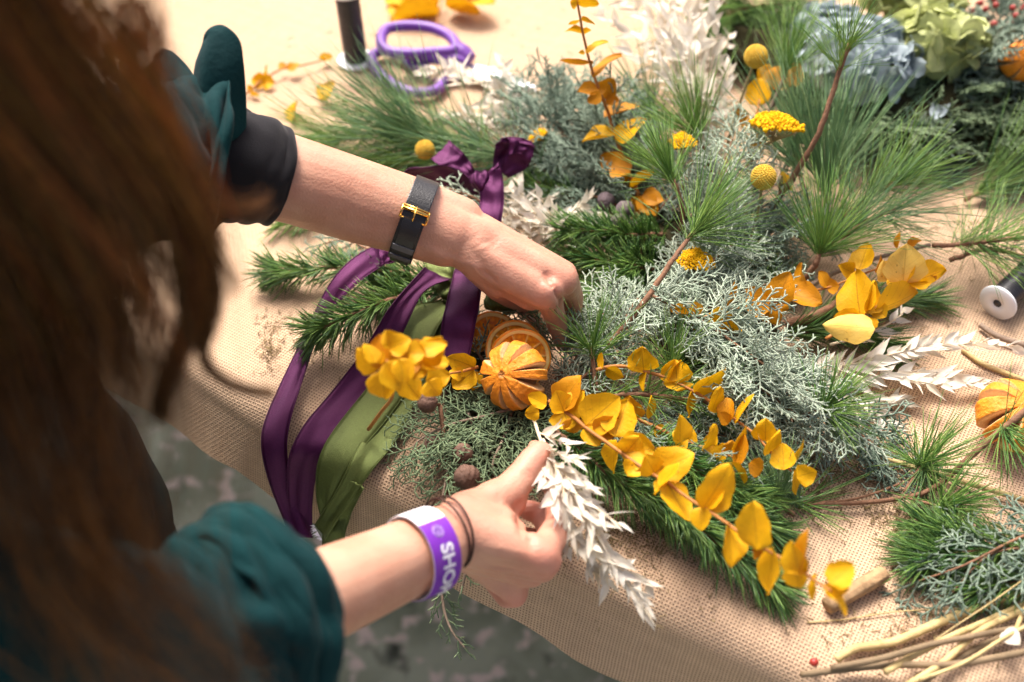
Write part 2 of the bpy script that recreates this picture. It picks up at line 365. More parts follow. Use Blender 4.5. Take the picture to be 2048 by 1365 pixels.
ea, eb = P(352, 722), P(1600, 1365)
EU = nrm(eb-ea); EN = V(EU[1], -EU[0], 0)              # along the edge, and outwards (towards the maker)
epx = [(352, 722), (520, 843), (746, 971), (920, 1052), (1097, 1124), (1288, 1215), (1600, 1365)]
eS = [np.dot(P(*q)-ea, EU) for q in epx]; eV = [np.dot(P(*q)-ea, EN) for q in epx]
hpx = [(325, 925), (440, 975), (560, 1060), (860, 1200), (1000, 1290), (1110, 1365)]
hS = []; hZ = []
for q in hpx:
    d = ray(*q); t = np.dot(ea+EN*.045-CAM, EN)/np.dot(d, EN); p = CAM+d*t; hS.append(np.dot(p-ea, EU)); hZ.append(p[2])
cols = np.linspace(-1.3, 1.8, 420)
rows = [-(2.6*(1-i/110.)**1.35)-.03 for i in range(111)]
RAD = .028; vs = []; uvs = []; nr = 0; ndrop = 34
for i, s in enumerate(cols):
    ev = np.interp(s, eS, eV); hz = np.interp(s, hS, hZ)+.002*math.sin(s*22)
    o = ea+EU*s
    prof = []
    for v in rows: prof.append((v, 0.0, v))
    for k in range(1, 11):
        a = math.pi/2*k/10; prof.append((-.03+RAD*math.sin(a), -RAD*(1-math.cos(a)), -.03+RAD*a))
    arc = -.03+RAD*math.pi/2; dl = -hz-RAD
    for k in range(1, ndrop+1):
        q = k/ndrop; wv = q*(.005*math.sin(s*19+.5)+.002*math.sin(s*47)); prof.append((-.03+RAD+.012*q+wv, -RAD-dl*q, arc+dl*q))
    nr = len(prof)
    for v, z, a in prof:
        f = 1 if z == 0 else 0
        vv = v+ev*min(1, max(0, 1+v/.5)) if v < 0 else v+ev
        p = o+EN*vv
        bz = .0028*noise.noise(Vector((p[0]*9, p[1]*9, 0)))+.0008*noise.noise(Vector((p[0]*30, p[1]*30, 3)))
        cr = math.exp(-((np.dot(p, nrm(V(.8, .6, 0)))-.02+.02*math.sin(p[0]*7))/.006)**2)*.002 if v < -.75 else 0
        rg = .0022*math.exp(-((s-(np.dot(P(1632, 1039)-ea, EU)+(-a-.03)*.22-.05))/.0035)**2) if a > -.35 else 0; p = p+V(0, 0, z+(bz if f else 0)+cr+(rg if f else 0)); vs.append(p); uvs.append((s, a+ev))
fs = [(i*nr+j, (i+1)*nr+j, (i+1)*nr+j+1, i*nr+j+1) for i in range(len(cols)-1) for j in range(nr-1)]
mb = MB(); mb.add(vs, fs); cloth = mb.build('tablecloth', M_burlap)
uvl = cloth.data.uv_layers.new(name='UVMap'); li = np.zeros(len(cloth.data.loops), int); cloth.data.loops.foreach_get('vertex_index', li)
uvl.data.foreach_set('uv', np.array(uvs)[li].ravel())
tag(cloth, 'natural beige burlap cloth covering the table and hanging over its edge', 'tablecloth')
# the table itself under the cloth
tb = thing('table', tuple(ea+EU*.3-EN*.8+V(0, 0, -.74)), 'plain table hidden under the burlap cloth', 'table')
mb = MB(); q = [ea+EU*s+EN*v for s, v in ((-1.1, -.10), (1.6, -.10), (1.6, -2.0), (-1.1, -2.0))]
vs = [p+V(0, 0, -.012) for p in q]+[p+V(0, 0, -.035) for p in q]
mb.add(vs, [(0, 1, 2, 3), (7, 6, 5, 4), (0, 4, 5, 1), (1, 5, 6, 2), (2, 6, 7, 3), (3, 7, 4, 0)]); mb.build('table_top', M_dstem, tb, False)
for s, v in ((-1.0, -.2), (1.5, -.2), (1.5, -1.9), (-1.0, -1.9)):
    mb = MB(); p = ea+EU*s+EN*v; tube(mb, [p+V(0, 0, -.035), p+V(0, 0, -.74)], .025, 8); mb.build('leg', M_dstem, tb)

# ------------------------------------------------------------------ plant generators
def W(path): return [P(*q) if len(q) == 3 else P(q[0], q[1], 0) for q in path]
def zfix(p, m=.0015):
    """keep above the cloth where the cloth is"""
    v = np.dot(p-ea, EN)-np.interp(np.dot(p-ea, EU), eS, eV)
    if v < -.02 and p[2] < m: p = p.copy(); p[2] = m
    return p

def pine(label, path, L=.07, n=350, t0=.0, ang=(20, 55), wd=.0009, m=None, stem_r=(.0022, .0014), bark=None, group='pine sprigs of the arrangement', droop=.12, tipbias=1.0, name='pine_sprig', lift=0, tufts=1):
    lng = L > .045; n = int(n*(.48 if lng else .72)); wd = wd*(.82 if lng else .95)
    if lng: ang = (ang[0], ang[1]*1.25+8); t0 = max(0, t0-.13*(1 if t0 > .3 else 0))
    pw = smooth_path(W(path), 24); root = thing(name, tuple(pw[0]), label, 'pine sprig', group)
    mb = MB(); rr = [stem_r[0]+(stem_r[1]-stem_r[0])*i/23 for i in range(24)]
    tube(mb, [p+rng.normal(size=3)*.0003 for p in pw], [r*(1+.18*random.random()) for r in rr], 7); mb.build('stem', bark or M_bark, root)
    pa = np.array(pw); tt = t0+(1-t0)*rng.random(n)**(1/tipbias)
    idx = tt*22.999; k = idx.astype(int); fr = (idx-k)[:, None]
    b = pa[k]*(1-fr)+pa[k+1]*fr; tg = pa[k+1]-pa[k]; tg /= np.linalg.norm(tg, axis=1, keepdims=True)
    h = rng.normal(size=(n, 3)); rad = np.cross(tg, h); rad /= np.linalg.norm(rad, axis=1, keepdims=True)
    if lift: rad[:, 2] += lift; rad /= np.linalg.norm(rad, axis=1, keepdims=True)
    a = np.radians(rng.uniform(ang[0], ang[1], n)*(1.12-.35*tt))
    d = tg*np.cos(a)[:, None]+rad*np.sin(a)[:, None]; d += rng.normal(size=(n, 3))*.05; d /= np.linalg.norm(d, axis=1, keepdims=True)
    LL = L*rng.uniform(.72, 1.08, n)
    # needles grow in bundles of two or three from one sheath
    mult = 3 if L > .04 else 2
    b = np.repeat(b, mult, 0); d = np.repeat(d, mult, 0)+rng.normal(size=(n*mult, 3))*.085; d /= np.linalg.norm(d, axis=1, keepdims=True); LL = np.repeat(LL, mult)*rng.uniform(.9, 1.05, n*mult)
    bend = rng.normal(size=(n*mult, 3))*.09; bend[:, 2] -= droop*rng.uniform(.2, 1, n*mult)
    tipz = b[:, 2]+(d[:, 2]+bend[:, 2])*LL
    tp = b+(d+bend)*LL[:, None]
    vv = (tp-ea)@EN-np.interp((tp-ea)@EU, eS, eV)
    bad = (tipz < .0015) & (vv < 0)
    need = np.where(bad, (.0015+rng.random(n*mult)*.004-tipz)/LL, 0); d[:, 2] += need
    mb = MB(); needles(mb, b, d, LL, wd*rng.uniform(.8, 1.2, n*mult), bend); mb.build('needles', m or M_pine, root)
    return root

def cypress(label, path, width=.05, step=.006, m=None, up=None, r=.00062, name='cypress_spray', group='cypress sprays of the arrangement', t0=0, flat=.25, dens=1.0, stem_r=.0016, sidespan=(38, 58), drop=0, root=None, cat='cypress spray', two=True, minz=.0015):
    pw = smooth_path(W(path), 30) if root is None or True else path
    own = root is None
    if own: root = thing(name, tuple(pw[0]), label, cat, group)
    pa = np.array(pw); seg = np.linalg.norm(np.diff(pa, axis=0), axis=1); cum = np.concatenate([[0], np.cumsum(seg)]); Lt = cum[-1]
    mb = MB(); tube(mb, pw, [stem_r*(1-.6*i/29) for i in range(30)], 6)
    mb.build('stem', M_bark if m is not M_cypg else M_barkg, root) if own else None
    segs = []; upv = V(0, 0, 1) if up is None else nrm(up)
    def at(s):
        s = min(max(s, 0), Lt); k = min(np.searchsorted(cum, s, 'right')-1, 28); f = (s-cum[k])/max(seg[k], 1e-9); return pa[k]*(1-f)+pa[k+1]*f, nrm(pa[k+1]-pa[k])
    def rot(d, nn, a): return d*math.cos(a)+np.cross(nn, d)*math.sin(a)
    def branch(p, d, nn, L, lvl, rr):
        # a curved axis with alternating twiglets
        st = .0034 if lvl == 1 else .0026
        nst = max(2, int(L/st)); bend = random.uniform(-.05, .05); sgn = random.choice((-1, 1))
        for i in range(nst):
            d = nrm(rot(d, nn, bend/2)+V(0, 0, -drop*.02)+rng.normal(size=3)*.03)
            q = zfix(p+d*L/nst, minz)
            segs.append((p, q, rr*(1-.3*i/nst), rr*(1-.3*(i+1)/nst)))
            if lvl < 3 and i > 0 and random.random() < .88*dens:
                sgn = -sgn; l2 = (L*(.42 if lvl == 1 else .40)*(1-.75*i/nst)+.003)*random.uniform(.6, 1.2)
                n2 = nrm(nn+rng.normal(size=3)*flat)
                branch(q, nrm(rot(d, n2, sgn*R_(random.uniform(*sidespan)))+rng.normal(size=3)*.10), n2, l2, lvl+1, rr*.92)
            p = q
    s = t0*Lt; sgn = 1
    while s < Lt:
        p, d = at(s); f = s/Lt; sgn = -sgn
        nn = upv+rng.normal(size=3)*flat*1.6; nn = nrm(nn-d*np.dot(nn, d))
        wl = width*(.45+.9*math.sin(math.pi*min(1, (f*.8+.12)))*.62)*random.uniform(.6, 1.15)*(1-.35*f)
        branch(p, nrm(rot(d, nn, sgn*R_(random.uniform(*sidespan)))), nn, wl, 1 if wl > .016 else 2, r*1.15)
        s += step*random.uniform(.6, 1.4)
    p, d = at(Lt*.98); branch(p, d, upv, width*.5, 1, r*1.1)
    mb2 = MB(); segs_build(mb2, segs); mb2.build('foliage', m or M_cyp, root, True)
    return root

def ruscus(label, path, L=.022, wd=.009, n=60, m=None, t0=.08, spread=(25, 78), branches=0, blen=.05, group='bleached white ruscus sprigs', flatup=.6, root=None, planar=False):
    n = int(n*.52); wd *= 1.0; L *= 1.28; blen *= 1.15; spread = (spread[0], spread[1]+18) if not planar else (35, 60)
    pw = smooth_path(W(path), 26)
    root = thing('white_ruscus_sprig', tuple(pw[0]), label, 'dried foliage', group)
    sm = MB(); lm = MB(); tube(sm, pw, [.0014*(1-.6*i/25) for i in range(26)], 6)
    def leaves(pts, n, t0, L, wd):
        pts = np.array(pts); m_ = len(pts)-1; sgn = 1; th = random.random()*6
        for i in range(n):
            t = t0+(1-t0)*(i+random.random()*.5)/n; k = min(int(t*m_), m_-1); f = t*m_-k
            p = pts[k]*(1-f)+pts[k+1]*f; d = nrm(pts[k+1]-pts[k]); sgn = -sgn
            up = V(0, 0, 1)+rng.normal(size=3)*.25; x = nrm(np.cross(d, up)); y = np.cross(x, d)
            th = (0 if sgn > 0 else math.pi)+rng.normal()*(.35 if planar else .9)
            rad = x*math.cos(th)+y*math.sin(th); a = R_(random.uniform(*spread))*(1-.5*t)
            dd = nrm(d*math.cos(a)+rad*math.sin(a)); l_ = L*random.uniform(.65, 1.1)*(1-.35*t)
            tp = zfix(p+dd*l_); side = nrm(np.cross(dd, y+rng.normal(size=3)*.55))
            leaf(lm, p, tp, side, wd*random.uniform(.75, 1.15)*(1-.25*t), random.uniform(.1, .5), random.uniform(-.12, .16), 'lance', 7, .05)
    leaves(pw, n, t0, L, wd)
    pa = np.array(pw)
    for j in range(branches):
        t = .12+.78*j/max(1, branches); k = int(t*24); d = nrm(pa[k+1]-pa[k]); up = V(0, 0, 1)+rng.normal(size=3)*.4; x = nrm(np.cross(d, up))*(1 if j % 2 else -1)
        a = R_(random.uniform(22, 45)); dd = nrm(d*math.cos(a)+x*math.sin(a)+V(0, 0, .15*rng.normal())); bl = blen*random.uniform(.7, 1.1)*(1-.45*t)
        pts = [zfix(pa[k]+dd*bl*q+d*bl*.25*q*q, .003) for q in np.linspace(0, 1, 8)]
        tube(sm, pts, [.0008*(1-.5*q) for q in np.linspace(0, 1, 8)], 5); leaves(pts, int(8*bl/.05)+3, .1, L*.92, wd*.92)
    sm.build('stem', M_wstem, root); lm.build('leaves', m or M_white, root)
    return root

def eleaf(root, b, t, wpx, zb, zt, m, flip=1, shape='round', fold=None, curl=None, wr=None):
    B = P(b[0], b[1], zb); dB = depth(B); Lp = math.hypot(t[0]-b[0], t[1]-b[1])/FP*dB
    T = PD(t[0], t[1], dB+random.uniform(-.4, .4)*Lp)
    if T[2] < .004: T = P(t[0], t[1], random.uniform(.004, .008))
    d = T-B; L = np.linalg.norm(d)
    vd = nrm((B+T)/2-CAM); sv = nrm(np.cross(d, vd)); wv = wpx*depth((B+T)/2)/FP
    full = max(wv*1.02, (wr or .85)*L); full = min(full, wv*2.4); ph = math.acos(min(1, wv/full)); side = nrm(sv*math.cos(ph)+nrm(np.cross(nrm(d), sv))*math.sin(ph)*flip)
    mb = MB(); leaf(mb, B, T, side, full, random.uniform(.12, .4) if fold is None else fold, random.uniform(-.10, .16) if curl is None else curl, shape, 12, random.uniform(.03, .12))
    o = mb.build('leaf', m, root, True, True)
    return o
def euc(label, stem, leaves, tr, m=M_leaf, wk=1.12, group='yellow preserved eucalyptus sprigs', stemr=(.0016, .0009), name='eucalyptus_sprig'):
    """stem: [(cx,cy,z)], leaves: (bx,by,tx,ty,w[,mat]) in zoom coordinates mapped by tr"""
    pw = smooth_path([P(*tr(x, y), z) for x, y, z in stem], 28)
    root = thing(name, tuple(pw[0]), label, 'eucalyptus', group)
    mb = MB(); tube(mb, pw, [stemr[0]+(stemr[1]-stemr[0])*i/27 for i in range(28)], 7); mb.build('stem', M_lstem, root)
    sp = np.array([tr(x, y) for x, y, z in stem]); sz = np.array([z for *_, z in stem])
    for i, lf in enumerate(leaves):
        bx, by = tr(lf[0], lf[1]); tx, ty = tr(lf[2], lf[3]); k = int(np.argmin(np.hypot(sp[:, 0]-bx, sp[:, 1]-by)))
        # height of the stem at the leaf base
        j = min(max(k, 1), len(sp)-2) if len(sp) > 2 else 0
        zb = sz[k]; L = math.hypot(tx-bx, ty-by); sc_ = tr(1, 0)[0]-tr(0, 0)[0]
        zt = zb+random.uniform(-.010, .012)
        eleaf(root, (bx, by), (tx, ty), lf[4]*sc_*wk, zb, max(zt, .004), lf[5] if len(lf) > 5 else m, 1 if i % 2 else -1)
    return root

# ------------------------------------------------------------------ added dark filler standing in for shade under the arrangement
def moss(label, path, r0, name='moss_bundle'):  # fuzzy lumps added as a dark mass behind gaps in the foliage
    pw = smooth_path(W(path), 40); mb = MB()
    n = 26; vs = []
    for i, p in enumerate(pw):
        d = nrm(pw[min(i+1, 39)]-pw[max(i-1, 0)]); x = nrm(np.cross(d, V(0, 0, 1))); e = math.sin(math.pi*(i+.6)/40.2)**.5
        for k in range(n):
            a = 2*math.pi*k/n; q = x*math.cos(a)*1.3+V(0, 0, 1)*math.sin(a)*.6
            rr = r0*e*(1+.5*noise.noise(Vector((i*.35, math.cos(a)*2, math.sin(a)*2)))+.25*noise.noise(Vector((i*1.1, math.cos(a)*6, math.sin(a)*6))))
            v = p+q*rr; vs.append(V(v[0], v[1], max(v[2], .001)))
    fs = [(i*n+k, i*n+(k+1) % n, (i+1)*n+(k+1) % n, (i+1)*n+k) for i in range(39) for k in range(n)]+[tuple(range(n-1, -1, -1)), tuple(range(39*n, 40*n))]
    mb.add(vs, fs)
    V_ = np.array(vs); idx = rng.integers(0, len(V_), 2200); d = rng.normal(size=(2200, 3)); d[:, 2] = abs(d[:, 2]); d /= np.linalg.norm(d, axis=1, keepdims=True)
    needles(mb, V_[idx], d, rng.uniform(.006, .016, 2200), np.full(2200, .0008), rng.normal(size=(2200, 3))*.4)
    return tag(mb.build(name, M_gapfill), label, 'moss', 'added dark fillers under the arrangement')
moss('added dark mossy filler for the shade under the dried oranges and the cypress beside the right hand', [(905, 640, .012), (960, 740, .012), (1010, 860, .012), (1100, 880, .010), (1250, 930, .010)], .026)
moss('added dark mossy filler for the shade under the grey green foliage in the middle of the arrangement', [(1230, 440, .012), (1330, 480, .012), (1400, 560, .012), (1430, 660, .012), (1480, 760, .012), (1560, 840, .01)], .034)
moss('added dark mossy filler for the shade under the wreath with blue and green hydrangea', [(1380, 40, .02), (1620, 130, .025), (1800, 200, .025), (1960, 220, .025), (2200, 240, .02)], .05)
moss('added dark mossy filler for the shade under the pine behind the bow', [(1010, 300, .01), (1150, 330, .012), (1290, 360, .012)], .026)

# ------------------------------------------------------------------ cypress sprays
cypress('green cypress spray hanging at the table edge around the brown cones beside the olive ribbon', [(1090, 800, .035), (980, 830, .035), (900, 850, .03), (840, 880, .022), (822, 905, .015)], .055, .0040, M_cypg)
cypress('green cypress spray pointing down to the right hand from below the slit orange', [(1030, 800, .03), (1010, 870, .03), (985, 930, .025), (1000, 975, .015)], .055, .0038, M_cypg)
cypress('green cypress twig drooping over the table edge beside the two lowest brown cones', [(960, 850, .03), (905, 920, .022), (888, 980, .012), (880, 1035, .0)], .032, .0042, M_cypg, sidespan=(30, 48))
cypress('green cypress spray behind the cones with small twigs reaching the thumb', [(930, 810, .03), (960, 880, .028), (1010, 920, .022), (1060, 900, .02)], .05, .0042, M_cypg)
cypress('thin green cypress tip dangling in front of the cloth below the wristband', [(905, 1080, -.01), (885, 1160, -.03), (888, 1220, -.045), (905, 1265, -.055), (930, 1297, -.065)], .022, .0058, M_cypg, sidespan=(28, 45), drop=1)
cypress('tiny green cypress tip hanging under the right wrist', [(940, 1110, 0), (928, 1160, -.02), (920, 1190, -.03)], .012, .006, M_cypg, drop=1)
cypress('big silver cypress spray lying across the middle right of the arrangement', [(1290, 585, .065), (1400, 640, .068), (1500, 710, .065), (1600, 780, .055), (1690, 850, .045)], .075, .0042, M_cyp, r=.00075, flat=.35)
cypress('silver cypress spray with its tips over the yellow eucalyptus, below the biggest silver spray', [(1420, 700, .055), (1500, 760, .055), (1580, 820, .045), (1640, 850, .04)], .06, .0042, M_cyp, r=.00075, flat=.35)
cypress('silver cypress spray rising above the biggest silver spray under the yarrow head', [(1340, 700, .04), (1400, 630, .055), (1470, 590, .06), (1560, 560, .055)], .06, .0045, M_cyp, r=.0007, flat=.4)
cypress('bluish cypress tip lying on the burlap right of the yellow eucalyptus', [(1650, 800, .03), (1710, 860, .015), (1760, 900, .008), (1800, 950, .004)], .06, .0048, M_cypd, r=.0008)
cypress('dusty cypress spray behind the bow, left of the orange eucalyptus stem', [(1290, 400, .03), (1200, 330, .04), (1110, 250, .05), (1040, 180, .05)], .085, .0045, M_cypd, r=.0008, flat=.4)
cypress('dusty cypress spray behind the pine, right of the orange eucalyptus stem', [(1290, 420, .03), (1240, 330, .05), (1200, 240, .05), (1150, 170, .05)], .085, .0045, M_cypd, r=.0008, flat=.4)
cypress('silver cypress spray standing up between the small yarrow head and the big yarrow head', [(1420, 520, .03), (1430, 420, .06), (1450, 330, .09), (1470, 260, .10)], .06, .0042, M_cyp, r=.00075, flat=.5, up=(0, -1, .5))
cypress('silver cypress spray around the low yarrow head', [(1380, 640, .03), (1400, 560, .05), (1450, 500, .055), (1530, 460, .05)], .065, .0042, M_cyp, r=.0007, flat=.5)
cypress('grey cypress spray behind the low yarrow head, leaning right', [(1370, 600, .02), (1460, 520, .035), (1560, 470, .035), (1640, 440, .03)], .07, .0042, M_cypd, r=.0007, flat=.4)
cypress('silver cypress spray under the knuckles of the left hand', [(1330, 700, .03), (1270, 660, .04), (1210, 630, .045), (1160, 640, .04)], .06, .0044, M_cyp, r=.00065, flat=.5)
cypress('silver cypress spray beside the bare pine stem, left of the biggest silver spray', [(1250, 760, .03), (1240, 680, .045), (1260, 620, .055), (1300, 570, .055)], .06, .0042, M_cyp, r=.00065, flat=.5)
cypress('dark cypress spray under the second row of yellow eucalyptus leaves', [(1200, 800, .03), (1310, 840, .035), (1430, 870, .03), (1560, 890, .02)], .06, .0038, M_cypd, r=.0006, flat=.35)
cypress('dark cypress spray between the two rows of yellow eucalyptus leaves', [(1240, 860, .025), (1330, 900, .03), (1440, 900, .03), (1540, 930, .015)], .055, .0042, M_cypd, r=.0006, flat=.35)
cypress('grey cypress spray below the silver one, left of the burlap', [(1350, 740, .04), (1450, 790, .04), (1560, 850, .035), (1640, 890, .02)], .07, .0042, M_cyp, r=.00065, flat=.4)
cypress('dusty cypress spray between the purple ribbon and the slit orange', [(1000, 760, .02), (965, 720, .028), (950, 690, .03), (955, 640, .03)], .036, .0040, M_cypd, r=.0006, flat=.4)
cypress('dark cypress spray between the orange slices and the left hand', [(1100, 700, .02), (1080, 660, .03), (1060, 630, .035), (1040, 610, .03)], .036, .0040, M_cypg, r=.0006, flat=.4)
cypress('small silver cypress sprig in front of the lower bow loop above the watch', [(985, 420, .05), (945, 395, .06), (905, 380, .065), (878, 372, .06)], .024, .0056, M_cyp, r=.0008, flat=.3)
cypress('silver cypress sprig left of the white ruscus behind the wrist', [(1020, 440, .035), (970, 420, .04), (930, 400, .045), (900, 405, .045)], .036, .0046, M_cypd, r=.0008, flat=.3)
cypress('dusty cypress spray right of the white ruscus behind the hanging purple ribbon', [(1290, 440, .02), (1210, 400, .03), (1130, 380, .035), (1060, 360, .035)], .065, .0044, M_cypd, r=.0007, flat=.4)
cypress('dusty cypress spray behind the watch arm left of the pine', [(800, 520, .02), (740, 500, .02), (690, 480, .015), (640, 490, .01)], .035, .005, M_cypd, r=.0007)
cypress('bluish cypress spray in the pile at the lower right corner', [(2150, 1030, .03), (2030, 1080, .035), (1930, 1130, .03), (1830, 1165, .012)], .058, .0068, M_cypd, r=.0008, dens=.72, flat=.3, group='loose cypress sprays on the burlap')
cypress('bluish cypress spray nearest the right border in the lower right pile', [(2200, 1130, .03), (2080, 1100, .035), (1980, 1110, .03), (1900, 1190, .012)], .058, .0068, M_cypd, r=.0008, dens=.72, flat=.3, group='loose cypress sprays on the burlap')
WR = 'cypress sprays of the wreath behind'
cypress('grey cypress spray on the lower side of the hydrangea wreath lying on the burlap', [(1700, 240, .03), (1780, 260, .025), (1860, 275, .02), (1930, 290, .012)], .085, .0048, M_cypd, r=.001, flat=.35, group=WR)
cypress('dark cypress spray below the blue hydrangea', [(1650, 200, .03), (1740, 235, .035), (1850, 235, .035), (1950, 230, .03)], .10, .0052, M_cypg, r=.001, flat=.4, group=WR)
cypress('dark cypress spray right below the green hydrangea', [(1860, 190, .05), (1930, 190, .05), (2000, 210, .04), (2080, 230, .03)], .10, .0052, M_cypg, r=.001, flat=.4, group=WR)
cypress('grey cypress spray beside the dried orange at the top right corner', [(1890, 160, .06), (1940, 120, .065), (1990, 70, .06), (2030, 20, .06)], .09, .0048, M_cypd, r=.001, flat=.4, group=WR)
cypress('grey cypress spray between the green hydrangea and the red berries', [(1920, 140, .055), (1960, 90, .065), (2000, 130, .06), (2060, 150, .06)], .08, .0048, M_cypd, r=.001, flat=.4, group=WR)
cypress('dark cypress spray left of the blue hydrangea', [(1560, 200, .02), (1600, 140, .03), (1590, 90, .03), (1560, 40, .03)], .09, .0052, M_cypg, r=.001, flat=.4, group=WR)

cypress('dusty cypress spray around the mauve cones', [(1290, 470, .02), (1320, 420, .035), (1360, 370, .045), (1400, 330, .045)], .06, .0042, M_cypd, r=.00065, flat=.5)
cypress('silver cypress spray left of the round flower in the middle right', [(1420, 520, .02), (1470, 450, .035), (1520, 400, .045), (1560, 360, .045)], .06, .0042, M_cypd, r=.00065, flat=.5)
cypress('silver cypress spray on the bare patch right of the slit orange', [(1120, 800, .02), (1160, 760, .035), (1200, 730, .04), (1260, 710, .04)], .05, .0040, M_cyp, r=.00062, flat=.5)
cypress('dusty cypress spray just above the first yellow leaves of the longest sprig', [(1110, 760, .02), (1150, 720, .03), (1170, 680, .035), (1200, 650, .035)], .045, .0040, M_cypd, r=.00062, flat=.5)
cypress('dark cypress tips filling the hollow under the left palm', [(1010, 620, .03), (1050, 630, .045), (1080, 655, .045), (1095, 690, .035)], .026, .0034, M_cypg, r=.0006, flat=.5)
# ------------------------------------------------------------------ pine sprigs
LP = 'long needled pine sprigs'
pine('long needled pine tuft leaning left over the burlap beside the purple scissors', [(1010, 330, .03), (930, 300, .035), (860, 280, .04), (820, 265, .045)], .125, 260, .35, (8, 48), .0010, M_pineb, group=LP, droop=.05, lift=.3)
pine('long needled pine branch stretched left towards the black sleeve', [(980, 320, .03), (880, 290, .03), (790, 270, .025), (710, 268, .02), (660, 285, .015)], .10, 260, .15, (15, 60), .0010, M_pine, bark=M_barkg, group=LP, droop=.1)
pine('long needled pine branch above the left forearm, below the pale round flower', [(1000, 350, .03), (920, 330, .03), (830, 320, .025), (760, 330, .02)], .085, 240, .05, (15, 55), .0010, M_pine, group=LP)
pine('long needled pine fanning out behind the purple bow', [(1120, 350, .03), (1060, 330, .04), (1000, 310, .045), (960, 290, .05)], .09, 170, .15, (10, 50), .0010, M_pineb, group=LP)
pine('upright tuft of pine right behind the orange slices', [(1195, 800, .03), (1188, 740, .045), (1182, 694, .055)], .062, 80, .80, (25, 100), .0008, M_pine, group=LP, droop=.05, lift=.5)
pine('pine sprig with a long bare reddish stem reaching over the low yarrow head', [(1215, 692, .05), (1270, 630, .065), (1330, 545, .085), (1370, 485, .095), (1397, 455, .10)], .090, 150, .90, (5, 52), .0008, M_pine, (.0026, .0016), group=LP, droop=.08)
pine('tallest pine sprig with a long curved stem and a tuft over the blue hydrangea', [(1540, 420, .05), (1590, 350, .09), (1640, 260, .13), (1670, 170, .16), (1698, 88, .19)], .062, 85, .93, (8, 68), .0008, M_pine, (.0028, .0018), group=LP, droop=.0)
pine('pine sprig with a pale stem and bright tuft left of the tallest sprig', [(1500, 330, .03), (1530, 250, .07), (1558, 180, .10), (1577, 128, .12)], .075, 110, .90, (6, 50), .0008, M_pine, (.0026, .0016), M_barkg, group=LP, droop=.0)
pine('pine sprig whose tuft points left in front of the orange eucalyptus', [(1358, 470, .05), (1366, 430, .08), (1355, 380, .10), (1340, 348, .11)], .068, 120, .90, (6, 60), .0008, M_pine, (.0022, .0014), group=LP, droop=.0)
pine('bright pine tuft in front of the tall white ruscus', [(1430, 360, .05), (1412, 310, .075), (1395, 272, .09)], .085, 110, .88, (6, 48), .0008, M_pine, group=LP, droop=.0)
pine('blurred pine tuft behind the orange eucalyptus stem', [(1330, 330, .03), (1310, 260, .05), (1290, 210, .06)], .085, 150, .5, (8, 60), .0009, M_pineb, group=LP, droop=.02)
pine('big pine tuft standing above the yellow leaves on the right', [(1600, 570, .03), (1630, 530, .05), (1642, 500, .06)], .085, 170, .86, (8, 78), .0008, M_pine, (.003, .002), group=LP, droop=.05, lift=.4)
pine('pine branch stretched to the right behind the big pine tuft', [(1640, 500, .05), (1690, 470, .06), (1740, 440, .065), (1790, 420, .065)], .090, 200, .1, (10, 50), .0008, M_pineb, group=LP, droop=.03)
pine('pine branch reaching up right above the gap of bare burlap', [(1650, 460, .05), (1720, 410, .065), (1780, 370, .075), (1810, 350, .08)], .075, 150, .25, (8, 42), .0008, M_pine, group=LP, droop=.02)
pine('tall feathery pine tuft standing behind the big pine tuft', [(1660, 460, .02), (1652, 400, .04), (1650, 370, .05)], .14, 210, .75, (6, 42), .0009, M_pineb, group=LP, droop=.02)
pine('tall feathery pine tuft right of the yarrow heads', [(1620, 420, .02), (1600, 350, .05), (1590, 310, .06)], .11, 150, .6, (6, 45), .0009, M_pineb, group=LP, droop=.02)
pine('pine branch entering from the right border over the wire spool', [(1865, 492, .05), (1940, 487, .05), (2010, 480, .05), (2120, 470, .05)], .080, 170, .1, (20, 60), .0008, M_pine, group=LP, droop=.05)
pine('pine branch lying on the burlap at the right border', [(1900, 520, .03), (1980, 500, .035), (2080, 520, .035), (2160, 520, .03)], .085, 110, .1, (20, 60), .0008, M_pineb, group=LP, droop=.05)
pine('blurred dark bunch of pine needles lying on the burlap at the right border', [(1930, 400, .006), (1960, 385, .012), (2000, 370, .016)], .13, 110, .2, (6, 30), .0011, M_pined, group=LP, droop=.02)
pine('dark pine bunch at the top border between the white ruscus and the wreath', [(1400, -60, .03), (1450, 10, .045), (1520, 40, .04), (1560, 60, .03)], .11, 300, .0, (15, 60), .0011, M_pined, group=LP, droop=.15)
pine('dark pine bunch left of the blue hydrangea at the top border', [(1650, 30, .04), (1560, 10, .05), (1480, 20, .05), (1430, 50, .04)], .11, 260, .0, (15, 60), .0011, M_pine, group=LP, droop=.15)
pine('pine tuft at the right end of the big silver cypress', [(1590, 840, .04), (1630, 825, .05), (1657, 815, .055)], .055, 120, .75, (10, 75), .0009, M_pine, group=LP, droop=.0)
pine('pine tuft in the middle between the silver cypress and the yellow eucalyptus', [(1340, 780, .04), (1345, 740, .05), (1345, 705, .055)], .05, 120, .4, (10, 75), .0008, M_pine, group=LP, droop=.0)
pine('pine sprig lying below the second row of yellow eucalyptus', [(1180, 800, .03), (1280, 790, .045), (1380, 800, .045), (1450, 810, .04)], .05, 200, .0, (20, 60), .0008, M_pine, group=LP)
DP = 'dense short needled pine sprigs'
pine('dense pine sprig pointing left, the upper of the two under the watch', [(820, 545, .03), (740, 545, .03), (660, 535, .025), (580, 545, .02), (555, 546, .018)], .034, 420, .0, (35, 65), .0012, M_pined, group=DP, droop=.1)
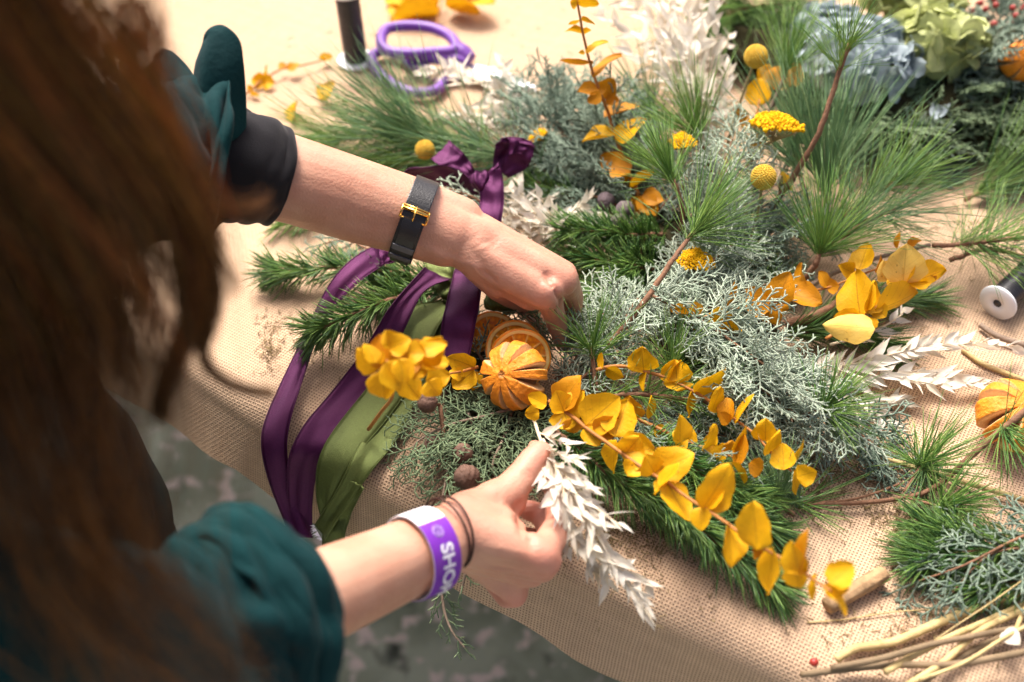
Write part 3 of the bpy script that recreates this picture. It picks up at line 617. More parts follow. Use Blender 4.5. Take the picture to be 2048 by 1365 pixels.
pine('dense pine sprig pointing left, the lower of the two over the purple streamer', [(850, 580, .035), (780, 600, .038), (720, 625, .036), (660, 650, .034), (625, 662, .034)], .034, 420, .0, (35, 68), .0012, M_pined, group=DP, droop=.1)
pine('dense pine sprig under the knot between the purple and olive ribbons', [(940, 600, .022), (880, 570, .025), (820, 560, .025), (770, 570, .022)], .034, 420, .0, (30, 65), .0012, M_pined, group=DP)
pine('dense pine sprig peeping from under the left forearm', [(640, 430, .012), (600, 440, .01), (560, 450, .008)], .03, 100, .0, (35, 70), .0011, M_pine, group=DP)
pine('dark pine sprig behind the knuckles of the left hand, tip to the left', [(1330, 470, .035), (1260, 470, .045), (1190, 462, .05), (1130, 462, .05)], .034, 420, .0, (35, 68), .0012, M_pined, group=DP, droop=.1)
pine('dark pine sprig filling the gap behind the left hand', [(1310, 540, .03), (1250, 530, .035), (1190, 520, .035), (1140, 510, .035)], .034, 380, .0, (35, 68), .0012, M_pined, group=DP, droop=.2)
pine('dark pine sprig right of the left hand pointing down', [(1290, 480, .03), (1270, 530, .035), (1230, 570, .03), (1190, 590, .02)], .036, 340, .0, (30, 62), .0012, M_pined, group=DP, droop=.2)
pine('dark pine sprig under the white ruscus right of the bow', [(1160, 400, .025), (1100, 385, .03), (1050, 370, .03)], .032, 200, .0, (35, 65), .0012, M_pined, group=DP)
pine('thick pine sprig under the front row of yellow leaves, nearest the right hand', [(1110, 860, .03), (1180, 920, .035), (1250, 970, .035), (1330, 1010, .03), (1400, 1050, .025)], .036, 560, .0, (28, 60), .0012, M_pined, group=DP, droop=.15)
pine('thick pine sprig under the outer half of the front row of yellow leaves', [(1260, 960, .03), (1350, 1020, .032), (1430, 1080, .03), (1500, 1130, .022), (1545, 1170, .015)], .037, 520, .0, (25, 55), .0012, M_pined, group=DP, droop=.15)
pine('pine sprig between the two rows of yellow leaves', [(1280, 880, .035), (1370, 930, .038), (1450, 970, .035), (1520, 1000, .025)], .036, 480, .0, (30, 62), .0012, M_pine, group=DP, droop=.1)
pine('pine sprig on top of the front pine, tips towards the bare twig fork', [(1350, 950, .03), (1430, 1000, .03), (1500, 1040, .025), (1560, 1070, .015)], .034, 360, .0, (30, 60), .0011, M_pined, group=DP, droop=.15)
pine('small pine tuft at the left end of the bare forked twig', [(1585, 1030, .012), (1565, 1010, .02), (1555, 995, .025)], .055, 70, .5, (8, 60), .0009, M_pineb, group=LP, droop=.0)
pine('dark pine under the bluish cypress in the lower right pile', [(2120, 1080, .02), (2000, 1100, .02), (1900, 1110, .015), (1850, 1120, .012)], .04, 420, .0, (25, 60), .0012, M_pined, group='loose pine sprigs on the burlap', droop=.1)
pine('dark pine at the upper left of the lower right pile', [(1960, 1090, .015), (1900, 1070, .015), (1860, 1060, .012)], .04, 200, .0, (25, 60), .0012, M_pined, group='loose pine sprigs on the burlap', droop=.1)
pine('dark pine at the bottom of the lower right pile above the straw', [(2150, 1150, .015), (2050, 1160, .015), (1960, 1180, .012)], .04, 260, .0, (25, 60), .0012, M_pined, group='loose pine sprigs on the burlap', droop=.1)
pine('green pine sprig behind the yellow leaves on the right', [(1600, 640, .015), (1700, 610, .02), (1780, 600, .018), (1850, 600, .012)], .042, 260, .0, (15, 45), .0010, M_pined, group='loose pine sprigs on the burlap', droop=.1)
pine('green pine sprig between the yellow leaves and the white ruscus on the right', [(1560, 670, .015), (1640, 660, .02), (1720, 670, .015), (1760, 690, .012)], .042, 260, .0, (15, 45), .0010, M_pined, group='loose pine sprigs on the burlap', droop=.1)
pine('pine sprig under the orange brown leaves left of the big yellow leaf', [(1360, 660, .015), (1440, 620, .02), (1510, 590, .02), (1560, 570, .015)], .05, 260, .0, (15, 50), .0010, M_pined, group='loose pine sprigs on the burlap', droop=.1)
# forked bare twig with side tufts
ft = thing('forked_pine_twig', tuple(P(2010, 850, .05)), 'bare forked pine twig lying on the burlap below the slit orange at the right', 'twig', 'loose pine twigs')
mb = MB()
tube(mb, smooth_path(W([(2060, 815, .06), (2010, 855, .05), (1950, 905, .035), (1870, 975, .02), (1800, 997, .012), (1700, 1007, .008), (1595, 1010, .006)]), 24), [.0030-.0016*i/23 for i in range(24)], 7)
tube(mb, smooth_path(W([(1800, 968, .012), (1740, 990, .008), (1680, 1003, .005), (1600, 1006, .004)]), 12), .0011, 6)
tube(mb, smooth_path(W([(1805, 995, .014), (1840, 1003, .014), (1880, 1014, .016)]), 8), .0013, 6)
tube(mb, smooth_path(W([(1808, 985, .013), (1828, 955, .018), (1842, 932, .022)]), 8), .0014, 6)
mb.build('twig', M_bark, ft)
def tuft_on(root, p, aim, L, n, m=M_pine, sp=.5):
    b = np.tile(P(*p), (n, 1))+rng.normal(size=(n, 3))*.002; d = nrm(P(*aim)-P(*p))+rng.normal(size=(n, 3))*sp; d /= np.linalg.norm(d, axis=1, keepdims=True)
    LL = L*rng.uniform(.6, 1.1, n); bend = rng.normal(size=(n, 3))*.08; tz = b[:, 2]+(d[:, 2]+bend[:, 2])*LL; d[:, 2] += np.where(tz < .002, (.002-tz)/LL+rng.random(n)*.05, 0)
    mb = MB(); needles(mb, b, d, LL, np.full(n, .0009), bend); mb.build('needle_tuft', m, root)
tuft_on(ft, (1842, 932, .022), (1920, 880, .04), .06, 90)
tuft_on(ft, (1842, 932, .022), (1800, 900, .03), .04, 30)
tuft_on(ft, (1880, 1014, .016), (1940, 990, .03), .055, 90)
tuft_on(ft, (1880, 1014, .016), (1900, 1060, .01), .05, 60)
tuft_on(ft, (1850, 940, .022), (1880, 1020, .01), .045, 50, M_pined)
tuft_on(ft, (1595, 1010, .008), (1530, 920, .03), .06, 40, M_pineb, .3)
tuft_on(ft, (1595, 1010, .008), (1680, 1060, .005), .05, 12, M_pine, .3)
tuft_on(ft, (1595, 1010, .008), (1700, 960, .01), .06, 16, M_pine, .25)
tuft_on(ft, (2010, 855, .05), (2060, 900, .05), .06, 60, M_pine, .6)

# ------------------------------------------------------------------ eucalyptus
c4 = lambda x, y: (1050+x/2.1, 600+y/2.1)
c7 = lambda x, y: (1300+x/2.73, 400+y/2.73)
c5 = lambda x, y: (1000+x/3.033, y/3.033)
c8 = lambda x, y: (700+x/4.876, 620+y/4.876)
def zs(pts, z0, z1): return [(x, y, z0+(z1-z0)*i/(len(pts)-1)) for i, (x, y) in enumerate(pts)]
euc('longest yellow eucalyptus sprig reaching from the slit orange to the cut twig at lower right',
    zs([(100, 425), (200, 490), (265, 545), (330, 590), (400, 640), (470, 690), (540, 735), (600, 770), (680, 830), (760, 880), (850, 940), (930, 1000), (1030, 1060), (1120, 1110), (1190, 1160), (1240, 1195), (1285, 1225)], .060, .115),
    [(150, 455, 240, 318, 95, M_leafo), (165, 470, 130, 380, 90), (175, 470, 252, 380, 80), (160, 460, 190, 545, 120), (255, 530, 395, 405, 150), (250, 530, 318, 612, 75), (375, 575, 430, 418, 125),
     (385, 590, 375, 730, 50), (405, 648, 545, 625, 140), (420, 650, 480, 575, 110), (540, 728, 715, 645, 130), (545, 730, 500, 650, 90), (600, 765, 690, 930, 95), (600, 745, 545, 820, 30), (560, 790, 650, 680, 34),
     (745, 880, 862, 690, 135), (760, 880, 832, 780, 70), (740, 870, 740, 972, 75), (975, 1050, 955, 848, 130), (955, 1050, 1000, 1060, 60, M_leafo), (850, 935, 868, 1125, 75), (1038, 1040, 1025, 1240, 62),
     (1155, 1150, 1120, 1010, 90), (1120, 1120, 1160, 1212, 90), (1165, 1170, 1190, 960, 38, M_leafo), (1228, 1150, 1210, 1260, 28), (1280, 1195, 1378, 1105, 105), (1300, 1200, 1330, 1250, 90), (1250, 1195, 1345, 1330, 42), (90, 440, 10, 400, 60), (60, 470, 0, 480, 60), (290, 560, 400, 500, 90, M_leafo), (200, 495, 200, 560, 80, M_leafo), (470, 690, 430, 740, 80)], c4, wk=1.22)
euc('yellow eucalyptus sprig with small round leaves arching behind the longest one',
    zs([(300, 295), (350, 282), (420, 280), (520, 305), (600, 330), (700, 380), (800, 440), (880, 500), (970, 570), (1050, 660), (1120, 720)], .068, .060),
    [(320, 290, 320, 222, 28), (340, 287, 415, 325, 50), (500, 303, 490, 195, 125), (505, 303, 497, 385, 28), (640, 352, 630, 250, 130), (600, 345, 655, 252, 50), (640, 345, 640, 385, 110), (712, 392, 845, 290, 72), (695, 385, 688, 495, 26), (785, 472, 825, 365, 62),
     (860, 515, 850, 410, 72, M_leafo), (855, 520, 815, 470, 50, M_leafo), (882, 525, 960, 395, 26), (650, 600, 648, 480, 70), (640, 540, 660, 640, 62), (745, 635, 800, 522, 48), (790, 610, 800, 660, 62), (872, 635, 930, 525, 30),
     (1010, 595, 1012, 498, 98), (1008, 655, 1068, 545, 38), (1088, 715, 1080, 600, 98), (1112, 675, 1172, 588, 24), (1128, 715, 1138, 820, 28), (1140, 745, 1226, 720, 88), (905, 695, 918, 562, 52, M_leafo), (870, 680, 922, 772, 34), (1000, 710, 940, 690, 80, M_leafo)], c4)
euc('short yellow eucalyptus sprig between the two long ones, half hidden',
    zs([(440, 490), (540, 530), (620, 570), (720, 610), (830, 640), (900, 680)], .045, .045),
    [(450, 500, 440, 400, 110, M_leafo), (520, 500, 528, 400, 30), (545, 530, 592, 602, 45), (700, 605, 700, 540, 40), (770, 620, 800, 560, 60), (830, 640, 830, 600, 50), (860, 650, 870, 590, 60, M_leafo), (830, 640, 820, 700, 40)], c4)
euc('eucalyptus sprig with large curled yellow leaves at the right of the arrangement',
    zs([(290, 645), (400, 612), (530, 585), (690, 555), (780, 525), (860, 500), (970, 480), (1100, 430), (1250, 372)], .068, .052),
    [(640, 565, 520, 482, 120, M_leafo), (600, 640, 545, 480, 110, M_leafo), (692, 560, 765, 392, 135, M_leafo), (700, 550, 690, 625, 120, M_leafo), (740, 512, 942, 562, 115, M_leafo), (650, 600, 700, 680, 100, M_leafo), (842, 505, 828, 342, 60, M_leafo), (970, 480, 920, 388, 55, M_leafo), (960, 480, 1035, 470, 75, M_leafo),
     (410, 615, 465, 440, 38, M_leafo), (280, 650, 110, 590, 95, M_leafo), (310, 648, 500, 722, 75), (300, 660, 440, 690, 60), (260, 660, 280, 760, 60, M_leafo), (560, 590, 640, 520, 90)], c7, wk=1.2)
euc('cluster of the largest pale and yellow curled leaves on a short stem at the right',
    zs([(960, 760), (1060, 700), (1150, 640), (1215, 600), (1300, 530), (1385, 455), (1400, 430)], .040, .065),
    [(1140, 385, 1192, 235, 115, M_leaf), (1115, 400, 1025, 360, 85), (1150, 640, 1125, 378, 190), (1190, 620, 1230, 440, 90), (1140, 650, 1000, 640, 110), (1222, 605, 1460, 500, 120), (1230, 590, 1290, 640, 90),
     (1380, 460, 1400, 238, 210, M_leafp), (1330, 430, 1275, 330, 130, M_leafp), (1385, 460, 1615, 378, 115), (1390, 455, 1530, 455, 80), (1380, 440, 1290, 460, 60), (1350, 270, 1365, 172, 24, M_leafo), (1400, 260, 1480, 225, 40, M_leafo), (1540, 380, 1560, 440, 30, M_leafo), (1240, 400, 1260, 300, 25, M_leafo), (1200, 640, 1190, 720, 90)], c7)
# the rolled pale leaf belongs to that cluster: its own curled sheet
rl = [o for o in col.objects if o.get('label', '').startswith('cluster of the largest')][0]
for q0, q1, W_, z0 in ((c7(1228, 705), c7(942, 680), .026, .060), (c7(1215, 690), c7(1010, 640), .020, .055)):
    A = P(*q0, z0); B = P(*q1, z0-.004); mb = MB(); leaf(mb, A, B, nrm(np.cross(nrm(B-A), nrm(V(0, -.45, 1)))), W_, -.45, .02, 'round', 14, .05); mb.build('leaf', M_leafp, rl, True, True)
euc('upright orange eucalyptus sprig on a thin dark stem before bare burlap at the top',
    [(462, -60, .20), (470, 20, .19), (490, 130, .175), (500, 190, .165), (525, 300, .15), (545, 380, .14), (570, 460, .13), (600, 540, .12), (635, 630, .105), (665, 710, .09), (690, 800, .08), (770, 1020, .06), (810, 1110, .05), (840, 1180, .045)],
    [(472, 25, 425, 15, 60), (472, 20, 600, 25, 66), (490, 122, 415, 150, 18), (490, 120, 578, 153, 26), (500, 188, 394, 190, 34), (500, 188, 552, 188, 34), (520, 322, 656, 255, 38), (515, 320, 475, 325, 25), (548, 382, 362, 368, 34, M_leafo), (548, 380, 568, 378, 20, M_leafo),
     (556, 462, 740, 335, 52, M_leafo), (600, 540, 470, 560, 70, M_leafo), (600, 545, 645, 545, 60, M_leafo), (610, 590, 690, 475, 120, M_leafo), (640, 600, 725, 610, 70, M_leafo), (615, 580, 530, 620, 75, M_leafo), (632, 715, 845, 645, 56, M_leafo), (700, 795, 500, 860, 58), (705, 850, 890, 730, 110),
     (780, 1060, 610, 950, 150, M_leafo), (790, 1080, 640, 1060, 80), (790, 1140, 932, 1035, 62), (850, 1190, 950, 1310, 120, M_leafo), (840, 1190, 820, 1330, 80, M_leafo), (860, 1190, 1000, 1220, 90, M_leafo)], c5, M_leaf, stemr=(.0010, .0018))
euc('orange eucalyptus leaves on a stem behind the top round yellow flower',
    [(1500, 1000, .03), (1530, 850, .06), (1560, 680, .08), (1600, 520, .085), (1680, 420, .085)],
    [(1572, 645, 1570, 472, 145), (1560, 480, 1640, 400, 90), (1650, 540, 1750, 400, 150, M_leafo), (1720, 500, 1830, 400, 120, M_leafo), (1490, 740, 1415, 665, 55, M_leafo), (1540, 800, 1640, 680, 110, M_leafo), (1510, 840, 1640, 900, 80, M_leafo), (1520, 880, 1600, 940, 60, M_leafo), (1450, 680, 1480, 780, 60, M_leafo)], c5)
euc('yellow eucalyptus sprig pointing up at the viewer in front of the ribbons, out of focus',
    [(180, 1165, .02), (300, 1000, .055), (410, 850, .09), (400, 700, .13), (380, 560, .165), (360, 500, .18)],
    [(300, 560, 62, 380, 190), (250, 520, 130, 330, 100), (360, 570, 290, 235, 200, M_leafo), (420, 350, 350, 200, 130), (380, 380, 600, 290, 150), (430, 560, 720, 310, 210, M_leafo), (560, 420, 740, 420, 150), (700, 500, 890, 260, 180), (680, 400, 950, 330, 130),
     (300, 600, 345, 870, 190), (340, 520, 510, 770, 190), (500, 640, 680, 870, 170), (560, 560, 760, 600, 150), (740, 680, 975, 630, 150), (700, 560, 970, 500, 120), (760, 690, 870, 840, 150), (470, 480, 560, 720, 150)], c8, wk=1.62)
euc('wide yellow eucalyptus leaves touching the left side of the slit orange',
    [(1240, 560, .05), (1200, 570, .055), (1100, 600, .065), (980, 620, .075)],
    [(1215, 560, 950, 460, 210), (1215, 590, 1000, 760, 230), (1240, 600, 1190, 790, 150), (1100, 640, 960, 610, 130)], c8, wk=1.1)
euc('small yellow and orange eucalyptus leaves lying on the burlap above the black sleeve',
    [(490, 190, .004), (520, 165, .006), (560, 140, .010), (600, 132, .010), (650, 120, .008)],
    [(525, 165, 550, 165, 30), (530, 165, 502, 160, 30), (530, 160, 535, 130, 8), (568, 140, 560, 125, 16, M_leafo), (575, 140, 600, 128, 15, M_leafo), (640, 120, 665, 112, 16), (640, 190, 655, 170, 30), (590, 205, 585, 245, 16), (505, 185, 495, 170, 12), (500, 190, 520, 192, 8), (640, 200, 670, 165, 26)], lambda x, y: (x, y), M_leaf, group='loose eucalyptus leaves on the burlap')
euc('curled yellow eucalyptus leaves at the top border above the scissors',
    [(870, 60, .008), (880, 20, .015), (890, -30, .02)],
    [(880, 20, 780, 45, 45), (860, 5, 770, 0, 40), (880, 0, 820, 30, 40), (890, 10, 960, 25, 30), (900, 0, 990, 5, 36), (880, -10, 850, -30, 40), (900, -10, 960, -30, 40), (800, 0, 790, 38, 30)], lambda x, y: (x, y), M_leaf, group='loose eucalyptus leaves on the burlap')

# ------------------------------------------------------------------ bleached ruscus
ruscus('white ruscus sprig held in the right hand and hanging over the table edge', [(1068, 840, .050), (1088, 895, .066), (1130, 950, .078), (1172, 1025, .072), (1210, 1100, .055), (1250, 1160, .04), (1290, 1218, .03)], .021, .0075, 120, t0=.20, branches=9, blen=.034, spread=(15, 60))
ruscus('second white ruscus sprig in the right hand, shorter and closer to the fingers', [(1086, 880, .066), (1118, 950, .082), (1138, 1030, .072), (1165, 1100, .052), (1190, 1150, .035)], .022, .0080, 74, t0=.12, branches=5, blen=.028, spread=(15, 60))
ruscus('tall white ruscus at the top, its left stem', [(1430, 300, .04), (1390, 200, .07), (1330, 100, .09), (1290, 0, .10), (1270, -60, .10)], .028, .012, 62, branches=8, blen=.08)
ruscus('tall white ruscus at the top, its middle stem', [(1440, 320, .04), (1410, 200, .08), (1380, 90, .10), (1360, -20, .11)], .028, .012, 70, branches=8, blen=.08)
ruscus('tall white ruscus at the top, its right stem', [(1445, 320, .04), (1430, 230, .06), (1415, 130, .07), (1400, 30, .08)], .026, .011, 62, branches=7, blen=.06)
ruscus('cream ruscus sprig behind the wrist and the hanging purple ribbon', [(960, 430, .03), (1040, 430, .04), (1110, 440, .045), (1200, 430, .045)], .021, .009, 70, branches=9, blen=.05)
ruscus('cream ruscus sprig right of the bow pointing up left', [(1150, 480, .03), (1100, 450, .045), (1050, 410, .05), (1015, 375, .05)], .022, .009, 60, branches=7, blen=.045)
ruscus('cream ruscus sprig just above the back of the left hand', [(990, 450, .03), (1060, 475, .035), (1130, 490, .035)], .020, .008, 50, branches=6, blen=.035)
ruscus('white ruscus sprig lying beside the scissors', [(1060, 260, .04), (1020, 210, .05), (960, 165, .05), (900, 140, .05), (850, 145, .045)], .027, .011, 70, branches=4, blen=.04)
ruscus('white ruscus sprig behind the bow, half hidden by pine', [(1120, 330, .02), (1060, 280, .03), (1000, 240, .035), (920, 250, .03)], .027, .011, 50, branches=5, blen=.06)
ruscus('white ruscus sprig reaching to the right border, the upper of two', [(1580, 740, .02), (1700, 730, .025), (1800, 705, .03), (1900, 690, .03), (2030, 693, .02)], .024, .010, 100, branches=0, planar=True)
ruscus('white ruscus sprig pointing right above the slit orange, the lower of two', [(1600, 760, .02), (1720, 755, .022), (1850, 750, .02), (1975, 775, .012)], .022, .009, 90, branches=2, blen=.05, planar=True)
ruscus('short white ruscus tip under the curled pale leaf', [(1660, 690, .02), (1730, 670, .025), (1790, 640, .03), (1810, 620, .03)], .020, .009, 16, planar=True)
ruscus('white ruscus leaves behind the end of the silver cypress', [(1560, 740, .01), (1660, 780, .015), (1740, 810, .012), (1800, 800, .008)], .022, .009, 40, branches=4, blen=.05)

# ------------------------------------------------------------------ round and flat yellow flowers
def button(label, c, rpx, stem, cat='dried flower'):
    p = P(*c); r = rpx*depth(p)/FP; root = thing('billy_button', tuple(p), label, cat, 'round yellow button flowers')
    mb = MB(); tube(mb, smooth_path([p]+W(stem), 12), .0013, 6); mb.build('stem', M_dstem, root)
    mb = MB(); usphere(mb, p, r*.90, 20, 14)
    N = 300
    for i in range(N):
        y = 1-2*(i+.5)/N; a = i*2.39996; q = V(math.sqrt(1-y*y)*math.cos(a), math.sqrt(1-y*y)*math.sin(a), y); usphere(mb, p+q*r*.93, r*.085, 6, 4)
    mb.build('flower_head', M_button, root)
button('pale round button flower beside the purple bow', (850, 300, .06), 20, [(900, 320, .04), (960, 340, .03)])
button('round yellow button flower nearest the top, on a leaning stem', (1512, 113, .14), 24, [(1500, 150, .12), (1475, 220, .08), (1455, 290, .05)])
button('round yellow button flower in the middle right, against the dark pine stem', (1527, 355, .10), 26, [(1520, 400, .07), (1510, 460, .04)])
def yarrow(label, c, w_px, h_px, stem, nrmv=(0, -.25, 1), dome=.25, ang=0):
    p = P(*c); rx = w_px/2*depth(p)/FP; root = thing('yarrow_head', tuple(p), label, 'dried flower', 'flat yellow yarrow heads')
    nn = nrm(nrmv); x = nrm(np.cross(nn, V(0, 1, 0))) if abs(nn[1]) < .9 else V(1, 0, 0); y = np.cross(nn, x)
    base = p-nn*rx*.75; mb = MB(); tube(mb, smooth_path([base]+W(stem), 12), .0015, 6)
    fm = MB(); N = int(150)
    for i in range(N):
        rr = math.sqrt((i+.5)/N); a = i*2.39996; edge = 1+.12*math.sin(3*a)+.08*math.sin(7*a+1)
        lump = .06*noise.noise(Vector((rr*math.cos(a)*3, rr*math.sin(a)*3, c[0])))
        q = p+(x*math.cos(a)+y*math.sin(a))*rr*rx*edge+nn*rx*(dome*(1-rr*rr)+lump*2)
        s = rx*.085*random.uniform(.8, 1.35); usphere(fm, q, s, 7, 5, (1, 1, .9))
        for _ in range(4):
            o = rng.normal(size=3); usphere(fm, q+nrm(o+nn)*s*.8, s*.42, 5, 4)
        if i % 7 == 0: tube(mb, [base, base+(q-base)*.5+(x*math.cos(a)+y*math.sin(a))*rr*rx*.12, q-nn*s], .0006, 4)
    mb.build('stem', M_dstem, root); fm.build('flower_head', M_yar, root)
yarrow('largest flat yellow yarrow head, in the upper right of the arrangement', (1553, 248, .125), 100, 50, [(1530, 290, .09), (1500, 330, .06), (1480, 380, .04)], (.10, .32, 1), .30)
yarrow('small flat yarrow head on a straight thin stem left of the largest', (1365, 283, .11), 54, 22, [(1366, 340, .08), (1366, 420, .04)], (0, .05, 1), .25)
yarrow('bright yarrow head low in the silver cypress behind the bare stem', (1392, 522, .075), 72, 34, [(1390, 560, .05), (1385, 600, .03)], (0, .12, 1), .35)
yarrow('yarrow head tilted sideways at the right of the bow', (1073, 275, .06), 50, 50, [(1100, 310, .045), (1140, 350, .03)], (-.7, .2, .8), .3)
yarrow('small yarrow head half hidden behind the round flower and dark stem', (1572, 362, .075), 40, 40, [(1560, 400, .05), (1550, 440, .03)], (.7, 0, .6), .3)

# ------------------------------------------------------------------ cones
def cones(label, specs, stempts, m=M_cone, group=None):
    root = thing('cone_twig', tuple(P(*stempts[0])), label, 'cones', group)
    mb = MB(); tube(mb, smooth_path(W(stempts), 14), .0018, 6)
    for s in specs: 
        p = P(s[0], s[1], s[2]); q = min(W(stempts), key=lambda a: np.linalg.norm(a-p)); tube(mb, [q, p], .0014, 5)
    mb.build('twig', M_bark, root)
    for s in specs:
        p = P(s[0], s[1], s[2]); r = s[3]*depth(p)/FP; sd = s[0]*.1
        pts = [nrm(rng.normal(size=3)) for _ in range(10)]
        def fn(q):
            d = sorted(np.linalg.norm(q-a) for a in pts); e = d[1]-d[0]
            return 1-.09*math.exp(-(e/.10)**2)+.035*math.exp(-(d[0]/.10)**2)+.02*noise.noise(Vector((q*5).tolist()))
        cm = MB(); usphere(cm, p, r, 40, 26, (1, 1, 1), None, fn); cm.build('cone', m, root)
cones('twig with brown woody cones hanging at the table edge above the right wrist', [(855, 806, .05, 21), (866, 890, .022, 20), (925, 908, .032, 22), (934, 955, .032, 27)], [(880, 810, .04), (885, 850, .03), (890, 900, .02), (900, 960, .01), (895, 990, .005)], M_cone, 'cone twigs')
cones('cluster of mauve grey cones among the foliage right of the cream ruscus', [(1212, 402, .045, 18), (1250, 420, .05, 19), (1238, 445, .05, 18), (1268, 455, .04, 15)], [(1300, 420, .03), (1260, 430, .03), (1220, 430, .03)], M_conep, 'cone twigs')

# ------------------------------------------------------------------ dried oranges
M_orange = attr_mat('dried_orange_peel', .6, 1.0, 420)
M_slice = attr_mat('dried_orange_flesh', .4, .5, 500, .35)
def orange(label, c, rpx, axis, nslit=9, flat=.82, slitw=.075, a0=.2, deep=.30, group='whole dried oranges'):
    p = P(*c); R = rpx*depth(p)/FP; ax = nrm(axis); x, y = perp(ax); nu, nv = 432, 96; vs = []; cs = []
    sj = [random.uniform(-.10, .10) for _ in range(nslit)]; sw = [slitw*random.uniform(.7, 1.5) for _ in range(nslit)]
    for j in range(nv+1):
        ph = math.pi*j/nv
        for i in range(nu):
            th = 2*math.pi*i/nu
            u = (th-a0)/(2*math.pi)*nslit; k = int(math.floor(u+.5)) % nslit; dth = (u-math.floor(u+.5))*2*math.pi/nslit+sj[k]*0.9
            win = min(1, max(0, (math.sin(ph)-.34)/.25)); wdt = sw[k]*win*(.35+.65*math.sin(ph))
            e = abs(dth); g = 0
            if win > 0 and wdt > 0: g = 1/(1+math.exp((e-wdt*.55)/.010))
            seg = math.cos((u-round(u))*math.pi); lift = .018*win*math.exp(-((e-wdt)/.10)**2)
            r = R*(1+.03*noise.noise(Vector((math.cos(th)*2, math.sin(th)*2, ph*2)))+lift+.04*(1-seg)*0+.012*noise.noise(Vector((math.cos(th)*9*math.sin(ph), math.sin(th)*9*math.sin(ph), ph*6))))
            r *= 1-deep*g
            if math.sin(ph) < .16 and ph < 1: r *= .965+.06*math.exp(-((math.sin(ph)-.12)/.03)**2)
            q = (x*math.cos(th)+y*math.sin(th))*math.sin(ph)*r+ax*math.cos(ph)*r*flat
            vs.append(p+q)
            peel = np.array((.74, .235, .010))*(1+.22*noise.noise(Vector((q*160).tolist())))
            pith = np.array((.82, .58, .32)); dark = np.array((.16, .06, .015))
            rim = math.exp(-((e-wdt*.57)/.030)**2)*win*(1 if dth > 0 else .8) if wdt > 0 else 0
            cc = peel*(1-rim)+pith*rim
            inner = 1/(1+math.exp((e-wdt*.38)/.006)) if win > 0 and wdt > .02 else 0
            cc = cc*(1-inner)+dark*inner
            if math.sin(ph) < .13 and ph < 1: cc = np.array((.42, .17, .03))
            cs.append((*np.clip(cc, 0, 1), 1))
    fs = [(j*nu+i, (j+1)*nu+i, (j+1)*nu+(i+1) % nu, j*nu+(i+1) % nu) for j in range(nv) for i in range(nu)]
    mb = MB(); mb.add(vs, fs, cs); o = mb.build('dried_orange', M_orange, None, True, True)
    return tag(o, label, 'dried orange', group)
tocam = lambda q: nrm(CAM-P(*q))
orange('whole dried orange with slits in the middle, beside the purple ribbon', (1028, 752, .058), 69, nrm(tocam((1028, 752, .058))-Rt*.50+Up*.05), 9, .80, .16, .5)
orange('whole dried orange lying at the right border of the burlap', (2028, 832, .028), 76, nrm(V(.15, -.25, 1)), 8, .75, .20, 1.1)
orange('whole dried orange in the wreath at the top right corner', (2045, 118, .085), 44, nrm(tocam((2045, 118, .08))+Rt*.3), 8, .8, .11, .3)
def slice_(label, c, rpx, n, up, th=.0045, half=True):
    p = P(*c); R = rpx*depth(p)/FP; n = nrm(n); x = nrm(np.cross(n, up)); y = np.cross(x, n) * -1
    y = np.cross(n, x); nr_, na = 44, 150; mb = MB(); vs = []; cs = []
    prof = [(0, 1), (.3, 1)]
    radii = [i/nr_ for i in range(nr_+1)]
    def colr(rn, a):
        seg = abs(((a/(2*math.pi)*10) % 1)-.5)*2; mem = math.exp(-((1-seg)*rn/.07)**2) if rn > .05 else 1
        nz_ = noise.noise(Vector((math.cos(a)*rn*9, math.sin(a)*rn*9, 1)))
        fl = np.array((.80+.25*nz_, .30+.20*nz_, .012)); mm = np.array((.90, .60, .16)); pith = np.array((.90, .62, .22)); peel = np.array((.85, .27, .012))
        if rn > .94: return peel
        if rn > .82: return pith
        if rn < .07: return pith
        return fl*(1-mem)+mm*mem
    warp = lambda a, rn: (.0035*math.sin(2*a+c[0])+.0015*math.sin(5*a))*rn*rn
    for side in (1, -1):
        for rn in radii:
            for i in range(na):
                a = 2*math.pi*i/na; seg = abs(((a/(2*math.pi)*10) % 1)-.5)*2
                dip = .0016*(1-math.exp(-((1-seg)*rn/.10)**2)) if .07 < rn < .82 else 0
                rr = R*rn*(1+.03*noise.noise(Vector((math.cos(a)*1.5, math.sin(a)*1.5, c[0]))))
                vs.append(p+(x*math.cos(a)+y*math.sin(a))*rr+n*(side*(th/2-dip)*(1 if rn < .97 else .7)+warp(a, rn))); cs.append((*np.clip(colr(rn, a), 0, 1), 1))
    m = (nr_+1)*na; fs = []
    for s in (0, 1):
        for j in range(nr_):
            for i in range(na):
                q = (s*m+j*na+i, s*m+j*na+(i+1) % na, s*m+(j+1)*na+(i+1) % na, s*m+(j+1)*na+i); fs.append(q if s == 0 else q[::-1])
    for i in range(na): fs.append((nr_*na+i, nr_*na+(i+1) % na, m+nr_*na+(i+1) % na, m+nr_*na+i))
    mb.add(vs, fs, cs); return tag(mb.build('orange_slice', M_slice, None, True, True), label, 'orange slice', 'dried orange slices')
slice_('dried orange slice right behind the slit orange, the frontmost of three', (1042, 716, .048), 61, nrm(tocam((1040, 710, .05))*.8+V(.1, -.5, .15)), V(0, 0, 1))
slice_('dried orange slice in the middle of the three, thin bright rim showing', (1030, 700, .040), 60, nrm(tocam((1040, 710, .05))*.8+V(.0, -.5, .15)), V(0, 0, 1))
slice_('dried orange slice at the back of the three, left beside the purple ribbon', (985, 682, .030), 58, nrm(tocam((1000, 680, .04))+V(-.1, -.3, .4)), V(0, 0, 1))

